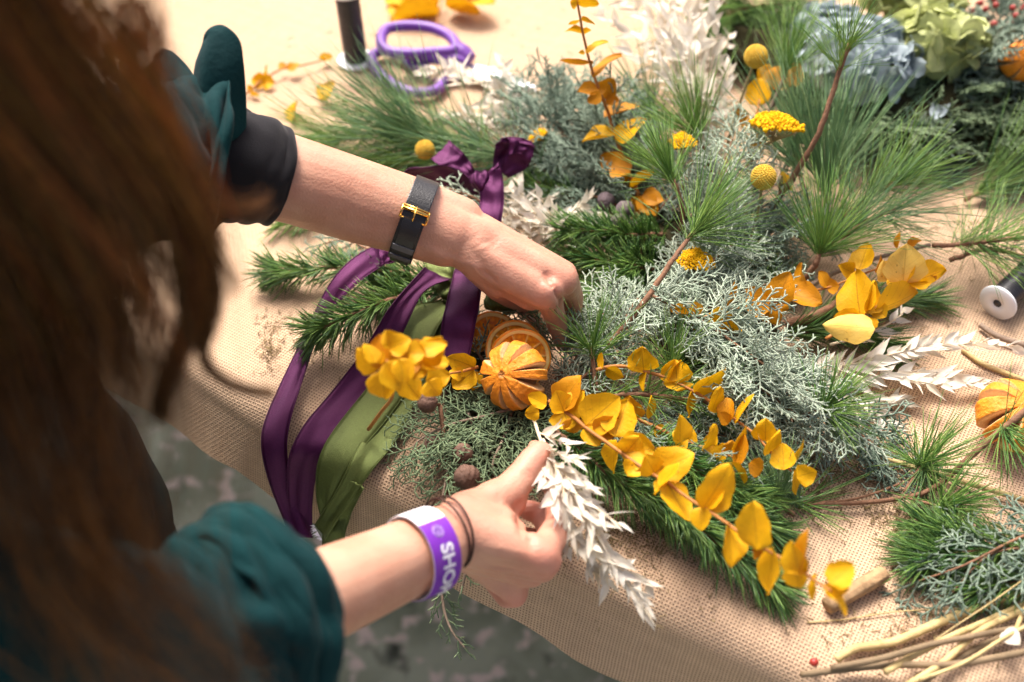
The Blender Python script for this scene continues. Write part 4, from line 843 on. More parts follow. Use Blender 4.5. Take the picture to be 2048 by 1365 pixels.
# ------------------------------------------------------------------ ribbons
def strip(mb, Lp, Rp, n=60, cross=8, bow=0.0, sel=False):
    a = smooth_path(W(Lp), n); b = smooth_path(W(Rp), n); vs = []
    for _ in range(14):
        a = [a[0]]+[(a[i-1]+a[i]*2+a[i+1])/4 for i in range(1, n-1)]+[a[-1]]; b = [b[0]]+[(b[i-1]+b[i]*2+b[i+1])/4 for i in range(1, n-1)]+[b[-1]]
    for i in range(n):
        t = nrm(a[min(i+1, n-1)]-a[max(i-1, 0)]); s = b[i]-a[i]; nn = nrm(np.cross(s, t)); nn = nn if nn[2] > 0 else -nn
        for k in range(cross+1):
            u = k/cross; vs.append(a[i]*(1-u)+b[i]*u+nn*bow*4*u*(1-u)*np.linalg.norm(s)+nn*(0*noise.noise(Vector((i*.30, u*2.5, Lp[0][0])))+.0034*noise.noise(Vector((i*.11, u*1.2, Lp[0][1])))+.0018*noise.noise(Vector((i*.10, u*4.5, Lp[0][1]*.7)))))
    mb.add(vs, [(i*(cross+1)+k, i*(cross+1)+k+1, (i+1)*(cross+1)+k+1, (i+1)*(cross+1)+k) for i in range(n-1) for k in range(cross)])
    if sel:
        for k in (0, cross): tube(mb, [vs[i*(cross+1)+k] for i in range(n)], .00045, 4)
def solid(o, t=.0004):
    md = o.modifiers.new('thick', 'SOLIDIFY'); md.thickness = t; md.offset = 0
pr = thing('purple_ribbon', tuple(P(960, 370, .05)), 'wide purple satin ribbon tied in a bow with long tails hanging off the table', 'ribbon')
def rp(name, L, R, m, root, bow=0, lab=None, n=60):
    mb = MB(); strip(mb, L, R, n, 8, bow, True); o = mb.build(name, m, root); solid(o)
    if lab: o['label'] = lab
rp('tail', [(752, 490, .05), (700, 520, .055), (655, 570, .05), (628, 625, .03), (600, 685, .018), (574, 745, .012), (545, 800, .010), (525, 850, .008), (521, 895, .0), (532, 945, -.02), (552, 1000, -.045), (568, 1040, -.06), (578, 1075, -.07)],
   [(772, 528, .045), (715, 565, .048), (676, 605, .04), (650, 650, .026), (626, 690, .018), (609, 745, .012), (594, 800, .010), (579, 840, .008), (571, 890, .0), (577, 940, -.02), (592, 1000, -.045), (606, 1040, -.06), (620, 1075, -.07)], M_psat, pr, .05, 'left purple tail running under the pine sprig')
rp('tail', [(850, 535, .065), (800, 590, .06), (772, 625, .055), (753, 662, .045), (720, 714, .03), (690, 752, .02), (646, 805, .014), (618, 838, .012), (596, 870, .010), (580, 905, .004), (573, 940, -.015), (575, 1000, -.045), (585, 1075, -.075)],
   [(905, 560, .055), (850, 575, .058), (831, 608, .055), (808, 662, .045), (784, 705, .03), (756, 754, .02), (722, 796, .014), (698, 827, .012), (668, 865, .010), (644, 905, .004), (632, 945, -.015), (622, 1000, -.045), (625, 1075, -.075)], M_psat, pr, -.06, 'middle purple tail, darkest towards its lower end')
rp('tail', [(910, 540, .070), (905, 560, .072), (894, 603, .07), (884, 655, .062), (878, 700, .052), (874, 740, .042)], [(968, 545, .066), (964, 566, .07), (957, 612, .07), (948, 660, .062), (940, 705, .052), (934, 745, .042)], M_psat, pr, .03, 'short purple tail hanging straight beside the orange slices')
rp('loop', [(985, 345, .085), (968, 352, .082), (959, 372, .078), (961, 400, .072), (956, 425, .066), (948, 455, .058), (932, 490, .055), (915, 525, .062), (910, 545, .069)], [(996, 326, .092), (1003, 345, .086), (1006, 372, .08), (1007, 400, .074), (1004, 430, .068), (999, 460, .06), (988, 500, .056), (973, 530, .061), (968, 548, .066)], M_psat, pr, .12)
rp('loop', [(862, 319, .075), (878, 330, .078), (900, 333, .076), (925, 345, .072), (945, 362, .068), (960, 372, .066)], [(897, 280, .085), (914, 297, .085), (928, 310, .082), (940, 325, .078), (950, 345, .072), (968, 362, .068)], M_psat, pr, -.10)
# right loop: a ribbon band curling round on itself
rp('loop', [(985, 350, .070), (988, 325, .078), (988, 300, .088), (995, 285, .096), (1008, 276, .100), (1019, 277, .099), (1020, 290, .094), (1012, 308, .086), (1005, 325, .078), (1003, 345, .070)],
   [(1000, 352, .070), (1004, 330, .074), (1020, 310, .080), (1040, 290, .088), (1055, 283, .094), (1066, 290, .096), (1066, 305, .090), (1060, 325, .082), (1050, 340, .074), (1015, 355, .066)], M_psat, pr, .0)
rp('loop', [(1019, 275, .100), (1040, 277, .099), (1058, 282, .096), (1067, 290, .092), (1065, 310, .086), (1058, 325, .08)], [(1018, 310, .088), (1030, 306, .090), (1045, 308, .089), (1055, 314, .086), (1055, 325, .08), (1050, 335, .076)], M_psat, pr, .05)
rp('loop', [(800, 372, .055), (808, 345, .062), (835, 335, .068), (880, 333, .072), (915, 340, .072), (945, 355, .070), (962, 375, .066)], [(806, 400, .035), (820, 375, .036), (850, 372, .040), (885, 375, .044), (920, 380, .048), (945, 385, .052), (958, 392, .056)], M_psat, pr, .10, 'dark inside of the left bow loop')
rp('knot', [(940, 352, .078), (952, 345, .084), (968, 342, .086), (985, 348, .082)], [(955, 382, .070), (962, 385, .074), (968, 380, .076), (972, 372, .076)], M_psat, pr, .25)
rp('tail', [(757, 486, .062), (790, 492, .060), (825, 500, .058)], [(760, 531, .052), (792, 524, .052), (822, 519, .052)], M_psat, pr, .04, 'short cut end of purple ribbon under the watch')
gr = thing('green_ribbon', tuple(P(895, 600, .04)), 'olive green satin ribbon with frayed cut end hanging beside the purple tails', 'ribbon')
rp('loop', [(845, 500, .055), (850, 530, .056), (862, 565, .052), (880, 590, .048), (893, 605, .044)], [(912, 520, .056), (908, 545, .056), (905, 570, .052), (902, 590, .048), (900, 605, .044)], M_gsat, gr, .15)
rp('loop', [(978, 588, .052), (985, 590, .058), (1010, 592, .058), (1038, 605, .052)], [(972, 618, .046), (990, 622, .048), (1012, 625, .046), (1030, 626, .044)], M_gsat, gr, .22)
rp('tail', [(898, 600, .042), (862, 604, .044), (826, 608, .044), (812, 640, .042), (800, 680, .036), (770, 730, .022), (730, 785, .014), (690, 832, .011), (655, 875, .009), (636, 925, .002), (630, 970, -.02), (634, 1010, -.035), (645, 1040, -.045)],
   [(905, 610, .040), (885, 640, .042), (872, 660, .042), (862, 690, .040), (850, 720, .034), (826, 765, .022), (790, 815, .014), (755, 862, .011), (716, 905, .009), (692, 950, .0), (668, 990, -.02), (665, 1015, -.035), (668, 1035, -.045)], M_gsat, gr, .05)
rp('tail', [(900, 608, .038), (880, 640, .038), (868, 680, .034), (840, 725, .024), (800, 780, .016), (760, 830, .013), (722, 880, .010), (700, 930, .006), (675, 980, -.012), (650, 1020, -.035), (627, 1050, -.05)],
   [(925, 650, .034), (915, 680, .034), (900, 720, .030), (870, 760, .022), (828, 800, .016), (808, 855, .013), (780, 900, .010), (745, 938, .004), (712, 985, -.012), (680, 1035, -.035), (645, 1082, -.05)], M_gsat, gr, -.08)
rp('tail', [(700, 960, -.005), (668, 1010, -.035), (650, 1050, -.055), (645, 1090, -.07), (650, 1120, -.08)], [(730, 975, -.005), (705, 1020, -.035), (692, 1060, -.055), (692, 1100, -.07), (698, 1130, -.08)], M_gsat, gr, .05, 'shaded end of green ribbon behind the frayed one')
# frayed threads
mb = MB(); N = 70; t = rng.random(N)[:, None]; a, b_ = P(627, 1050, -.05), P(645, 1082, -.05); bb = a*(1-t)+b_*t
d = np.tile(nrm(P(617, 1068, -.055)-P(640, 1062, -.05)), (N, 1))+rng.normal(size=(N, 3))*.5; needles(mb, bb, d, rng.uniform(.001, .0035, N), np.full(N, .0004), rng.normal(size=(N, 3))*.3); mb.build('frayed_threads', M_print, gr)

# ------------------------------------------------------------------ the person
pe = thing('person', tuple(V(-.42, -.36, -.74)), 'person with long brown hair and teal sleeves bending over the table, hands in foliage', 'person')
bm_ = MB()
def cone(a, b, ra, rb, n=20):
    a = np.asarray(a, float); b = np.asarray(b, float); d = nrm(b-a); pts = []; rr = []
    for k in range(6): th = math.pi/2*(1-k/6); pts.append(a-d*ra*math.sin(th)); rr.append(max(ra*math.cos(th), 1e-4))
    for k in range(9): pts.append(a+(b-a)*k/8); rr.append(ra+(rb-ra)*k/8)
    for k in range(1, 7): th = math.pi/2*k/6; pts.append(b+d*rb*math.sin(th)); rr.append(max(rb*math.cos(th), 1e-4))
    tube(bm_, pts, rr, n)
def chain(pts, rad):
    for i in range(len(pts)-1): cone(pts[i], pts[i+1], rad[i], rad[i+1])
def Z(x, y, z): return P(x, y, z)
# left arm (upper in the picture)
Lsh, Lel = V(-.46, -.33, .40), P(390, 320, .20)
L1, L2, L3, Lw = P(550, 352, .175), P(690, 392, .155), P(810, 432, .140), P(905, 472, .128)
cone(Lsh, Lel, .046, .036); cone(Lel, L1, .036, .034)
chain([L1, L2, L3, Lw], [.0345, .0318, .0262, .0225])
chain([P(560, 330, .178), P(700, 372, .158), P(820, 405, .142), P(920, 440, .128)], [.026, .024, .021, .019])
chain([P(560, 375, .165), P(700, 425, .147), P(800, 458, .135), P(890, 490, .124)], [.026, .023, .020, .018])
# left hand: metacarpals
LM = [P(1092, 588, .098), P(1122, 562, .100), P(1128, 548, .094), P(1120, 540, .082)]
cone(P(940, 500, .120), LM[0], .0190, .0140); cone(P(950, 485, .122), LM[1], .0190, .0135); cone(P((940+1092)/2, (492+570)/2, .109), P(1100, 570, .092), .0185, .0150); cone(P(955, 470, .118), LM[2], .0180, .0110); cone(P(955, 465, .108), LM[3], .0170, .0095)
cone(P(965, 520, .108), P(1060, 590, .088), .017, .013); cone(Lw, P(965, 492, .118), .0215, .021); cone(P(960, 520, .112), P(1000, 560, .095), .018, .015)
cone(P(950, 495, .100), P(1080, 560, .080), .018, .013)
usphere(bm_, P(1097, 583, .103), .0118, 14, 10); usphere(bm_, P(1132, 556, .100), .0105, 14, 10)
# fingers reach down into the foliage
chain([P(1095, 590, .097), P(1108, 628, .066), P(1118, 662, .045), P(1128, 690, .030)], [.0112, .0095, .0082, .0070])
chain([P(1132, 562, .094), P(1146, 596, .062), P(1143, 636, .040), P(1138, 672, .028)], [.0108, .0092, .0080, .0070])
chain([P(1131, 552, .090), P(1142, 578, .060), P(1140, 612, .038), P(1138, 640, .025)], [.0100, .0088, .0078, .0068])
chain([P(1122, 545, .080), P(1136, 565, .054), P(1135, 590, .035), P(1130, 612, .022)], [.0088, .0078, .0070, .0062])
chain([P(960, 530, .098), P(1000, 572, .075), P(1035, 600, .050), P(1062, 625, .030), P(1088, 655, .016)], [.0155, .0135, .0105, .0095, .0080])
# right arm (lower in the picture)
Rsh, Rel = V(-.28, -.52, .42), P(330, 1330, .185)
R1, R2, Rw = P(660, 1185, .125), P(770, 1135, .105), P(885, 1082, .083)
cone(Rsh, Rel, .044, .036); cone(Rel, R1, .036, .0262)
chain([R1, R2, Rw], [.0268, .0232, .0205])
chain([P(650, 1160, .128), P(770, 1110, .108), P(885, 1060, .085)], [.020, .018, .0165]); chain([P(665, 1210, .115), P(780, 1160, .095), P(890, 1108, .074)], [.021, .0185, .0165])
IM, MM, RM, PM = P(1083, 1112, .070), P(1082, 1132, .052), P(1062, 1146, .034), P(1035, 1150, .022)
cone(P(915, 1052, .082), IM, .0185, .0125); cone(P(915, 1075, .074), MM, .0180, .0120); cone(P(915, 1090, .060), RM, .0165, .0108); cone(P(915, 1098, .048), PM, .0150, .0098)
cone(P(925, 1040, .078), P(1010, 1062, .068), .0185, .015); cone(Rw, P(925, 1070, .074), .021, .020)
cone(P(930, 1030, .074), P(1015, 1000, .062), .0165, .0145)              # thumb side of the palm
cone(P(985, 1015, .060), P(1010, 1065, .058), .014, .013)                # web of the thumb
usphere(bm_, P(1091, 1122, .066), .0116, 14, 10)
chain([P(985, 1005, .068), P(1018, 985, .068), P(1048, 948, .069), P(1066, 922, .071), P(1080, 908, .071)], [.0155, .0132, .0112, .0106, .0098])   # thumb
chain([IM, P(1118, 1050, .056), P(1112, 985, .044), P(1085, 930, .042), P(1071, 897, .042)], [.0118, .0100, .0086, .0078, .0068])               # index, holding the stem against the thumb
chain([MM, P(1105, 1075, .036), P(1085, 1030, .030), P(1055, 1020, .032)], [.0112, .0098, .0086, .0076])
chain([RM, P(1086, 1118, .014), P(1070, 1078, .008), P(1045, 1072, .014)], [.0104, .0092, .0080, .0072])
chain([PM, P(1030, 1192, .006), P(1012, 1196, -.004), P(985, 1165, .0)], [.0096, .0088, .0078, .0070])
cone(P(1035, 1145, .030), P(1032, 1188, .008), .0100, .0090); cone(P(940, 1110, .045), P(1025, 1180, .012), .0130, .0095)
# torso, neck and head
cone(V(-.47, -.30, -.20), V(-.44, -.34, .05), .12, .105); cone(V(-.44, -.34, .05), V(-.43, -.44, .33), .105, .085)
cone(Lsh, Rsh, .05, .05); cone(V(-.35, -.41, .38), V(-.31, -.38, .60), .055, .05)
usphere(bm_, V(-.285, -.35, .70), .085, 24, 18, (.95, 1.05, 1.25)); cone(V(-.25, -.31, .64), V(-.27, -.33, .68), .035, .06)
FD = nrm(V(.45, .60, -.55)); HC = V(-.285, -.35, .70)
cone(HC+FD*.085+V(0, 0, .012), HC+FD*.108+V(0, 0, -.012), .006, .011)       # nose
sdv = nrm(np.cross(FD, V(0, 0, 1)))
for s in (-1, 1): usphere(bm_, HC+FD*.078+sdv*s*.032+V(0, 0, .018), .014, 12, 8); usphere(bm_, HC+sdv*s*.088+V(0, 0, 0), .022, 12, 8, (.5, .8, 1))
usphere(bm_, HC+FD*.085+V(0, 0, -.045), .018, 12, 8, (1.2, 1, .5))
for hx in (-1, 1): cone(V(-.47, -.30, -.20)+nrm(V(.85, -.5, 0))*hx*.07, V(-.47, -.30, -.70)+nrm(V(.85, -.5, 0))*hx*.08, .075, .04)
tmp = bm_.build('body', M_skin, pe)
rm = tmp.modifiers.new('r', 'REMESH'); rm.mode = 'VOXEL'; rm.voxel_size = .0019; rm.use_smooth_shade = True
sm = tmp.modifiers.new('s', 'SMOOTH'); sm.factor = .5; sm.iterations = 7
dg = bpy.context.evaluated_depsgraph_get(); me = bpy.data.meshes.new_from_object(tmp.evaluated_get(dg))
tmp.modifiers.clear(); tmp.data = me
me.materials.clear(); me.materials.append(M_skin)
nv = len(me.vertices); co = np.zeros(nv*3); me.vertices.foreach_get('co', co); co = co.reshape(-1, 3)+np.array(pe['_o'])
red = np.zeros(nv)
for c_, r_, k_ in [(P(1097, 588, .10), .018, .55), (P(1132, 560, .098), .016, .5), (P(1140, 600, .066), .014, .5), (P(1108, 628, .066), .016, .45), (P(1091, 1122, .066), .020, .65), (P(1062, 1146, .034), .016, .45), (P(1030, 1190, .006), .022, .75), (P(1075, 915, .071), .016, .65), (P(1105, 1060, .05), .03, .6), (P(1050, 948, .069), .02, .3), (P(1040, 640, .06), .04, .4), (P(985, 540, .11), .05, .18), (P(1000, 1070, .07), .05, .18), (P(1060, 1030, .03), .03, .6), (P(900, 455, .14), .03, .12)]:
    red = np.maximum(red, k_*np.exp(-(np.linalg.norm(co-c_, axis=1)/r_)**2))
ca = me.color_attributes.new('Col', 'FLOAT_COLOR', 'POINT'); ca.data.foreach_set('color', np.stack([red, red*0, red*0, red*0+1], 1).ravel())
# sculpted detail: tendons and creases as small displacements
nor = np.zeros(nv*3); me.vertices.foreach_get('normal', nor); nor = nor.reshape(-1, 3)
def groove(pts, depth_, wd):
    global co
    for a, b in zip(pts[:-1], pts[1:]):
        ab = b-a
        if np.dot(ab, ab) < 1e-9: continue
        t = np.clip(((co-a)@ab)/np.dot(ab, ab), 0, 1); dd = np.linalg.norm(co-(a+t[:, None]*ab), axis=1)
        co = co+nor*(depth_*np.exp(-(dd/wd)**2)*(np.sin(np.pi*np.clip(t, .05, .95))**.3))[:, None]
def onsurf(x, y):   # first body point under the pixel, found by nearest-to-ray with the smallest depth
    d = ray(x, y); v = co-CAM; dp = v@Fw; off = np.linalg.norm(v-np.outer(dp, d), axis=1); k = np.where(off < .003)[0]
    return co[k[np.argmin(dp[k])]] if len(k) else P(x, y, .08)
for a, b, dz, wd in [((930, 470), (1090, 570), .0003, .003), ((960, 465), (1125, 550), .0003, .003), ((1020, 498), (1110, 545), -.0004, .006), ((1096, 548), (1118, 574), -.0042, .0032), ((1118, 574), (1127, 604), -.0045, .0030), ((1127, 604), (1130, 625), -.0035, .0030), ((985, 505), (1000, 530), .0005, .006),
                     ((960, 548), (985, 565), -.0012, .0018), ((945, 505), (978, 560), -.0008, .002), ((930, 530), (960, 548), .0009, .003), ((850, 500), (925, 535), .0010, .003), ((1000, 485), (985, 470), -.0013, .007), ((960, 470), (975, 495), .0012, .007),
                     ((930, 1090), (1075, 1120), .0007, .003), ((930, 1112), (1060, 1138), .0007, .003), ((925, 1135), (1040, 1150), -.0012, .0022), ((1000, 985), (1008, 1000), -.0009, .0016), ((1045, 1030), (1045, 1062), -.0015, .0028), ((1055, 935), (1075, 950), -.0007, .0013), ((1051, 941), (1070, 957), -.0007, .0013), ((1010, 990), (1030, 1040), .0009, .004), ((1045, 1062), (1075, 1105), -.0008, .003), ((1046, 1012), (1052, 1050), -.003, .004), ((1052, 1050), (1072, 1085), -.0018, .0035), ((990, 1130), (1060, 1142), -.0012, .0025), ((1010, 1158), (1052, 1166), -.002, .0022)]:
    q = [onsurf(a[0]+(b[0]-a[0])*s, a[1]+(b[1]-a[1])*s) for s in (0, .5, 1)]; groove(q, dz, wd)
me.vertices.foreach_set('co', (co-np.array(pe['_o'])).ravel()); me.update()

def loft(name, cs, rs, m, parent, n=40, rows=50, fold=.006, fs=(3, 14), seed=0, thick=.0025, flare=None, sub=1):
    pts = smooth_path(cs, rows); rr = np.interp(np.linspace(0, 1, rows), np.linspace(0, 1, len(rs)), [r if not isinstance(r, tuple) else r[0] for r in rs])
    ry = np.interp(np.linspace(0, 1, rows), np.linspace(0, 1, len(rs)), [r if not isinstance(r, tuple) else r[1] for r in rs])
    vs = []; x, y = perp(pts[1]-pts[0])
    for i, p in enumerate(pts):
        d = nrm(pts[min(i+1, rows-1)]-pts[max(i-1, 0)]); x = nrm(x-d*np.dot(x, d)); y = np.cross(d, x)
        for k in range(n):
            a = 2*math.pi*k/n; o = x*math.cos(a)*rr[i]+y*math.sin(a)*ry[i]
            f = fold*(noise.noise(Vector((math.cos(a)*fs[0]/2, math.sin(a)*fs[0]/2, i/rows*fs[1]+seed)))+.5*noise.noise(Vector((math.cos(a)*fs[0], math.sin(a)*fs[0], i/rows*fs[1]*2.2+seed+9))))*2
            f += fold*1.6*(.28-abs(noise.noise(Vector((math.cos(a)*2.2+seed, math.sin(a)*2.2, i/rows*7+a*.5)))))
            v = p+o+nrm(o)*f
            if flare: v = flare(v, i/(rows-1), a, nrm(o), d)
            vs.append(v)
    mb = MB(); mb.add(vs, [(i*n+k, i*n+(k+1) % n, (i+1)*n+(k+1) % n, (i+1)*n+k) for i in range(rows-1) for k in range(n)])
    o = mb.build(name, m, parent); md = o.modifiers.new('t', 'SOLIDIFY'); md.thickness = thick; md.offset = 1
    if sub: s_ = o.modifiers.new('s', 'SUBSURF'); s_.levels = sub; s_.render_levels = sub
    return o
# clothing
loft('shirt_sleeve', [Lsh, Lsh*.4+Lel*.6, Lel, P(480, 335, .19), P(552, 352, .176)], [.06, .048, .040, .040, .0370], M_black, pe, fold=.0018, seed=3)
def fl1(v, t, a, o, d):
    e = max(0, (t-.7)/.3); return v+o*.008*e**1.3*(1+.55*math.sin(a*2+.6))
loft('coat_sleeve', [Lsh+V(-.02, .0, .02), Lsh*.55+Lel*.45+V(0, 0, .01), Lel*.9+Lsh*.1, P(390, 310, .215), P(430, 315, .21)], [.075, .06, .052, .050, .050], M_teal, pe, fold=.007, seed=5, flare=fl1)['label'] = 'rolled back teal sleeve with wide open cuff'
# the cuff folded back over that sleeve, two pointed flaps
for nm, L_, R_p in (('cuff_flap', [(480, 300, .21), (492, 240, .235), (488, 130, .27), (478, 75, .285), (448, 52, .290), (425, 62, .285)], [(395, 330, .22), (385, 250, .235), (388, 190, .25), (400, 130, .265), (410, 100, .272), (420, 75, .28)]),
                    ('cuff_flap', [(420, 300, .22), (400, 200, .24), (385, 150, .25), (350, 110, .258), (330, 106, .258)], [(330, 330, .22), (318, 250, .235), (308, 180, .245), (310, 130, .252), (318, 112, .256)])):
    mb = MB(); strip(mb, L_, R_p, 40, 14, .28); o = mb.build(nm, M_teal, pe); md = o.modifiers.new('t', 'SOLIDIFY'); md.thickness = .006; md.offset = 0; s_ = o.modifiers.new('s', 'SUBSURF'); s_.levels = 2; s_.render_levels = 2
loft('coat_sleeve', [Rsh, Rsh*.5+Rel*.5+V(-.02, 0, 0), Rel+V(-.01, -.01, .0), P(320, 1320, .182), P(400, 1288, .172), P(450, 1262, .163), P(510, 1232, .153)], [.072, .068, .062, .054, .050, .050, .0455], M_teal, pe, fold=.008, fs=(4, 12), seed=1)['label'] = 'teal corduroy sleeve pushed up above the right wrist'
loft('coat_cuff', [P(420, 1276, .169), P(465, 1254, .161), P(512, 1234, .153), P(526, 1228, .150)], [.050, .058, .060, .048], M_teal, pe, fold=.005, fs=(4, 5), seed=8, thick=.004)
loft('coat_body', [V(-.46, -.34, .10), V(-.46, -.40, .25), V(-.45, -.44, .38), V(-.38, -.44, .46)], [(.15, .12), (.15, .11), (.13, .10), (.07, .06)], M_teal, pe, fold=.01, seed=2)
loft('coat_yoke', [Lsh+V(-.03, .02, 0), Lsh*.5+Rsh*.5+V(-.01, -.01, .03), Rsh+V(.02, -.02, .0)], [.075, .085, .078], M_teal, pe, fold=.004, seed=11)
loft('apron', [V(-.425, -.235, -.115), V(-.415, -.235, 0), V(-.42, -.27, .12), V(-.43, -.35, .27)], [(.168, .158), (.172, .155), (.16, .15), (.17, .15)], M_apron, pe, fold=.007, seed=4)
for hx in (-1, 1):
    o_ = nrm(V(.85, -.5, 0))*hx
    loft('trouser_leg', [V(-.47, -.30, -.12)+o_*.07, V(-.47, -.30, -.45)+o_*.075, V(-.47, -.30, -.70)+o_*.08], [.095, .075, .055], M_jean, pe, fold=.006, seed=hx+6)
    mb = MB(); usphere(mb, V(-.44, -.25, -.71)+o_*.08, .05, 20, 12, (1, 2.2, .6)); mb.build('shoe', M_shoe, pe)
# hair
hv = []; NS = 6200; mbh = MB()
K = 15; tt = np.linspace(0, 1, K)
u = rng.random(NS)**.85
hx = -.137-.20*u; hy = -.335+rng.normal(size=NS)*.022-.03*u+.0*u
hx += rng.normal(size=NS)*.004
zend = np.where(u < .50, rng.uniform(.30, .43, NS), rng.uniform(.25, .37, NS)); zend = np.where(u < .10, rng.uniform(.33, .50, NS), zend)
lock = rng.integers(0, 46, NS); lph = rng.random(46)*6.28; lamp = rng.uniform(.002, .010, 46); lof = rng.normal(size=(46, 2))*.007
root_dir = rng.normal(size=(NS, 3)); root_dir[:, 0] = abs(root_dir[:, 0])*.6; root_dir[:, 2] = abs(root_dir[:, 2])*.8+.1; root_dir /= np.linalg.norm(root_dir, axis=1, keepdims=True)
rootp = HC+root_dir*np.array([.098, .102, .118])
ctr = np.zeros((NS, K, 3))
for k, t in enumerate(tt):
    s = min(1, t/.28); s = s*s*(3-2*s)
    z = rootp[:, 2]*(1-t)**1.0+zend*t
    fall = lamp[lock]*np.sin(lph[lock]+z*24)*s
    curl = np.maximum(0, t-.75)**2*.12*np.sin(lph[lock]*3)
    x = rootp[:, 0]*(1-s)+(hx+lof[lock, 0])*s+fall-.02*(1-t)*s+curl*.6
    y = rootp[:, 1]*(1-s)+(hy+lof[lock, 1])*s+fall*.5
    x = x-.016*s*np.clip((z-.44)/.10, 0, 1)
    # follow the outline: strands swing slightly towards the work at chest height
    x = x+s*.012*np.exp(-((z-.44)/.10)**2)*(1-u)
    ctr[:, k] = np.stack([x, y, z], 1)
r = np.full(NS, .00035)
vs = np.zeros((NS, K, 3, 3))
for k in range(K):
    rr = r*(1 if k < K-3 else (K-1-k)/3+.05)
    for a in range(3):
        an = 2*math.pi*a/3; vs[:, k, a] = ctr[:, k]+np.stack([np.cos(an)*rr, np.sin(an)*rr, rr*0], 1)
base = [(k*3+a, k*3+(a+1) % 3, k*3+3+(a+1) % 3, k*3+3+a) for k in range(K-1) for a in range(3)]
lb = rng.choice([.12, .25, .5, 1.0, 1.5], 46)
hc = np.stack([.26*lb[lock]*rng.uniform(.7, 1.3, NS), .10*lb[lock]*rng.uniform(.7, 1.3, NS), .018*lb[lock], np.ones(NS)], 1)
hc[:, :3] *= .85*(1.25-.95*np.clip(u*1.6, 0, 1))[:, None]  # back light put into the colour: bright right edge, darker strands further left
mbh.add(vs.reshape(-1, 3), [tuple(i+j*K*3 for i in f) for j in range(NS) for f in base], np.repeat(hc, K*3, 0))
# loose curls on the right side
def wisp(pix, n, spread, d0=.50, d1=.52, r_=.00035):
    m = len(pix); base_ = [PD(x, y, d0+(d1-d0)*i/(m-1)) for i, (x, y) in enumerate(pix)]
    for _ in range(n):
        o = rng.normal(size=3)*spread; o2 = rng.normal(size=3)*spread*.6
        pts = smooth_path([b+o*(1-i/m)+o2*(i/m)+rng.normal(size=3)*spread*.12 for i, b in enumerate(base_)], 20)
        q_ = random.choice((.3, .7, 1.1)); tube(mbh, pts, [r_*(1-.7*i/19) for i in range(20)], 3, False, (.26*q_, .10*q_, .018*q_, 1))
wisp([(300, 150), (345, 300), (390, 450), (415, 580), (405, 680), (415, 730), (455, 765), (500, 783), (545, 788)], 90, .0022, .46, .50)
wisp([(290, 200), (330, 350), (370, 500), (380, 620), (350, 720), (325, 790), (320, 835)], 240, .0040, .45, .48)
wisp([(300, 250), (360, 380), (420, 480), (470, 560), (440, 590)], 26, .004, .46, .50)
wisp([(280, 200), (340, 330), (420, 400), (500, 420), (540, 400)], 22, .005, .46, .50)
wisp([(300, 260), (370, 400), (410, 520), (420, 620), (395, 700)], 160, .0045, .45, .48)
wisp([(260, 0), (280, 120), (320, 260), (380, 400), (430, 500)], 120, .006, .46, .49)
wisp([(150, 1000), (220, 1150), (330, 1250), (420, 1330), (520, 1400)], 70, .020, .42, .44)
wisp([(60, 900), (120, 1050), (200, 1200), (300, 1330), (400, 1420)], 45, .020, .42, .44)
wisp([(-60, 500), (40, 800), (100, 1050), (140, 1250), (160, 1450)], 70, .024, .42, .44)
wisp([(150, 500), (210, 750), (240, 950), (215, 1050), (160, 1200)], 40, .014, .44, .46)
wisp([(60, 500), (120, 800), (190, 1000), (280, 1130), (350, 1180)], 60, .014, .44, .46)
# scalp cap
cap = MB(); usphere(cap, HC+V(-.01, -.012, .012), .098, 30, 20, (1, 1.05, 1.25), None, lambda q: 1 if (np.dot(q, FD) < .25 or q[2] > .6) else .8)
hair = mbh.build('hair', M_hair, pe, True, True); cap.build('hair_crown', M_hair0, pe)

# watch, wristband and hair tie (worn)
def ring(name, c, ax, e1, r1, r2, wd, th, ph0, ph1, m, parent, n=64, tilt=0, conic=0):
    e1 = nrm(e1-ax*np.dot(e1, ax)); e2 = np.cross(ax, e1)
    if np.dot(e2, CAM-c) < 0: e2 = -e2
    vs = []
    for i in range(n+1):
        a = R_(ph0+(ph1-ph0)*i/n); 
        for (dw, dr) in ((-.5, 0), (-.5, th), (-.46, th+.0002), (.46, th+.0002), (.5, th), (.5, 0)):
            vs.append(c+e1*math.cos(a)*(r1+dr)+e2*math.sin(a)*(r2+dr)+ax*wd*dw)
    fs = [(i*6+k, i*6+(k+1) % 6, (i+1)*6+(k+1) % 6, (i+1)*6+k) for i in range(n) for k in range(6)]
    if abs(ph1-ph0) < 359: fs += [(5, 4, 3, 2, 1, 0), tuple(n*6+k for k in range(6))]
    mb = MB(); mb.add(vs, fs); return mb.build(name, m, parent, False), e1, e2
WA = nrm(Lw-L2); WC = P(828, 440, .138)
wt, e1, e2 = ring('wristwatch', WC, WA, Up+Rt*.28, .0318, .0315, .0190, .0022, 0, 360, M_leather, pe)
wt['label'] = 'black leather watch strap with gold buckle on the left wrist'
def wpt(a, dw, dr=0.0): a = R_(a); return WC+e1*math.cos(a)*(.0342+dr)+e2*math.sin(a)*(.0340+dr)+WA*dw
mb = MB()
for (a, b) in ((80, 96),):
    q = [wpt(a, -.0105, .001), wpt(a, .0105, .001), wpt(b, .0105, .001), wpt(b, -.0105, .001), wpt(a, -.0105, .001)]
    for i in range(4): tube(mb, [q[i], q[i+1]], .0008, 8)
tube(mb, [wpt(78, 0, .001), wpt(88, 0, .0028), wpt(97, 0, .002)], .0007, 6); tube(mb, [wpt(84, -.0105, .001), wpt(84, .0105, .001)], .0016, 8)
mb.build('buckle', M_gold, wt)
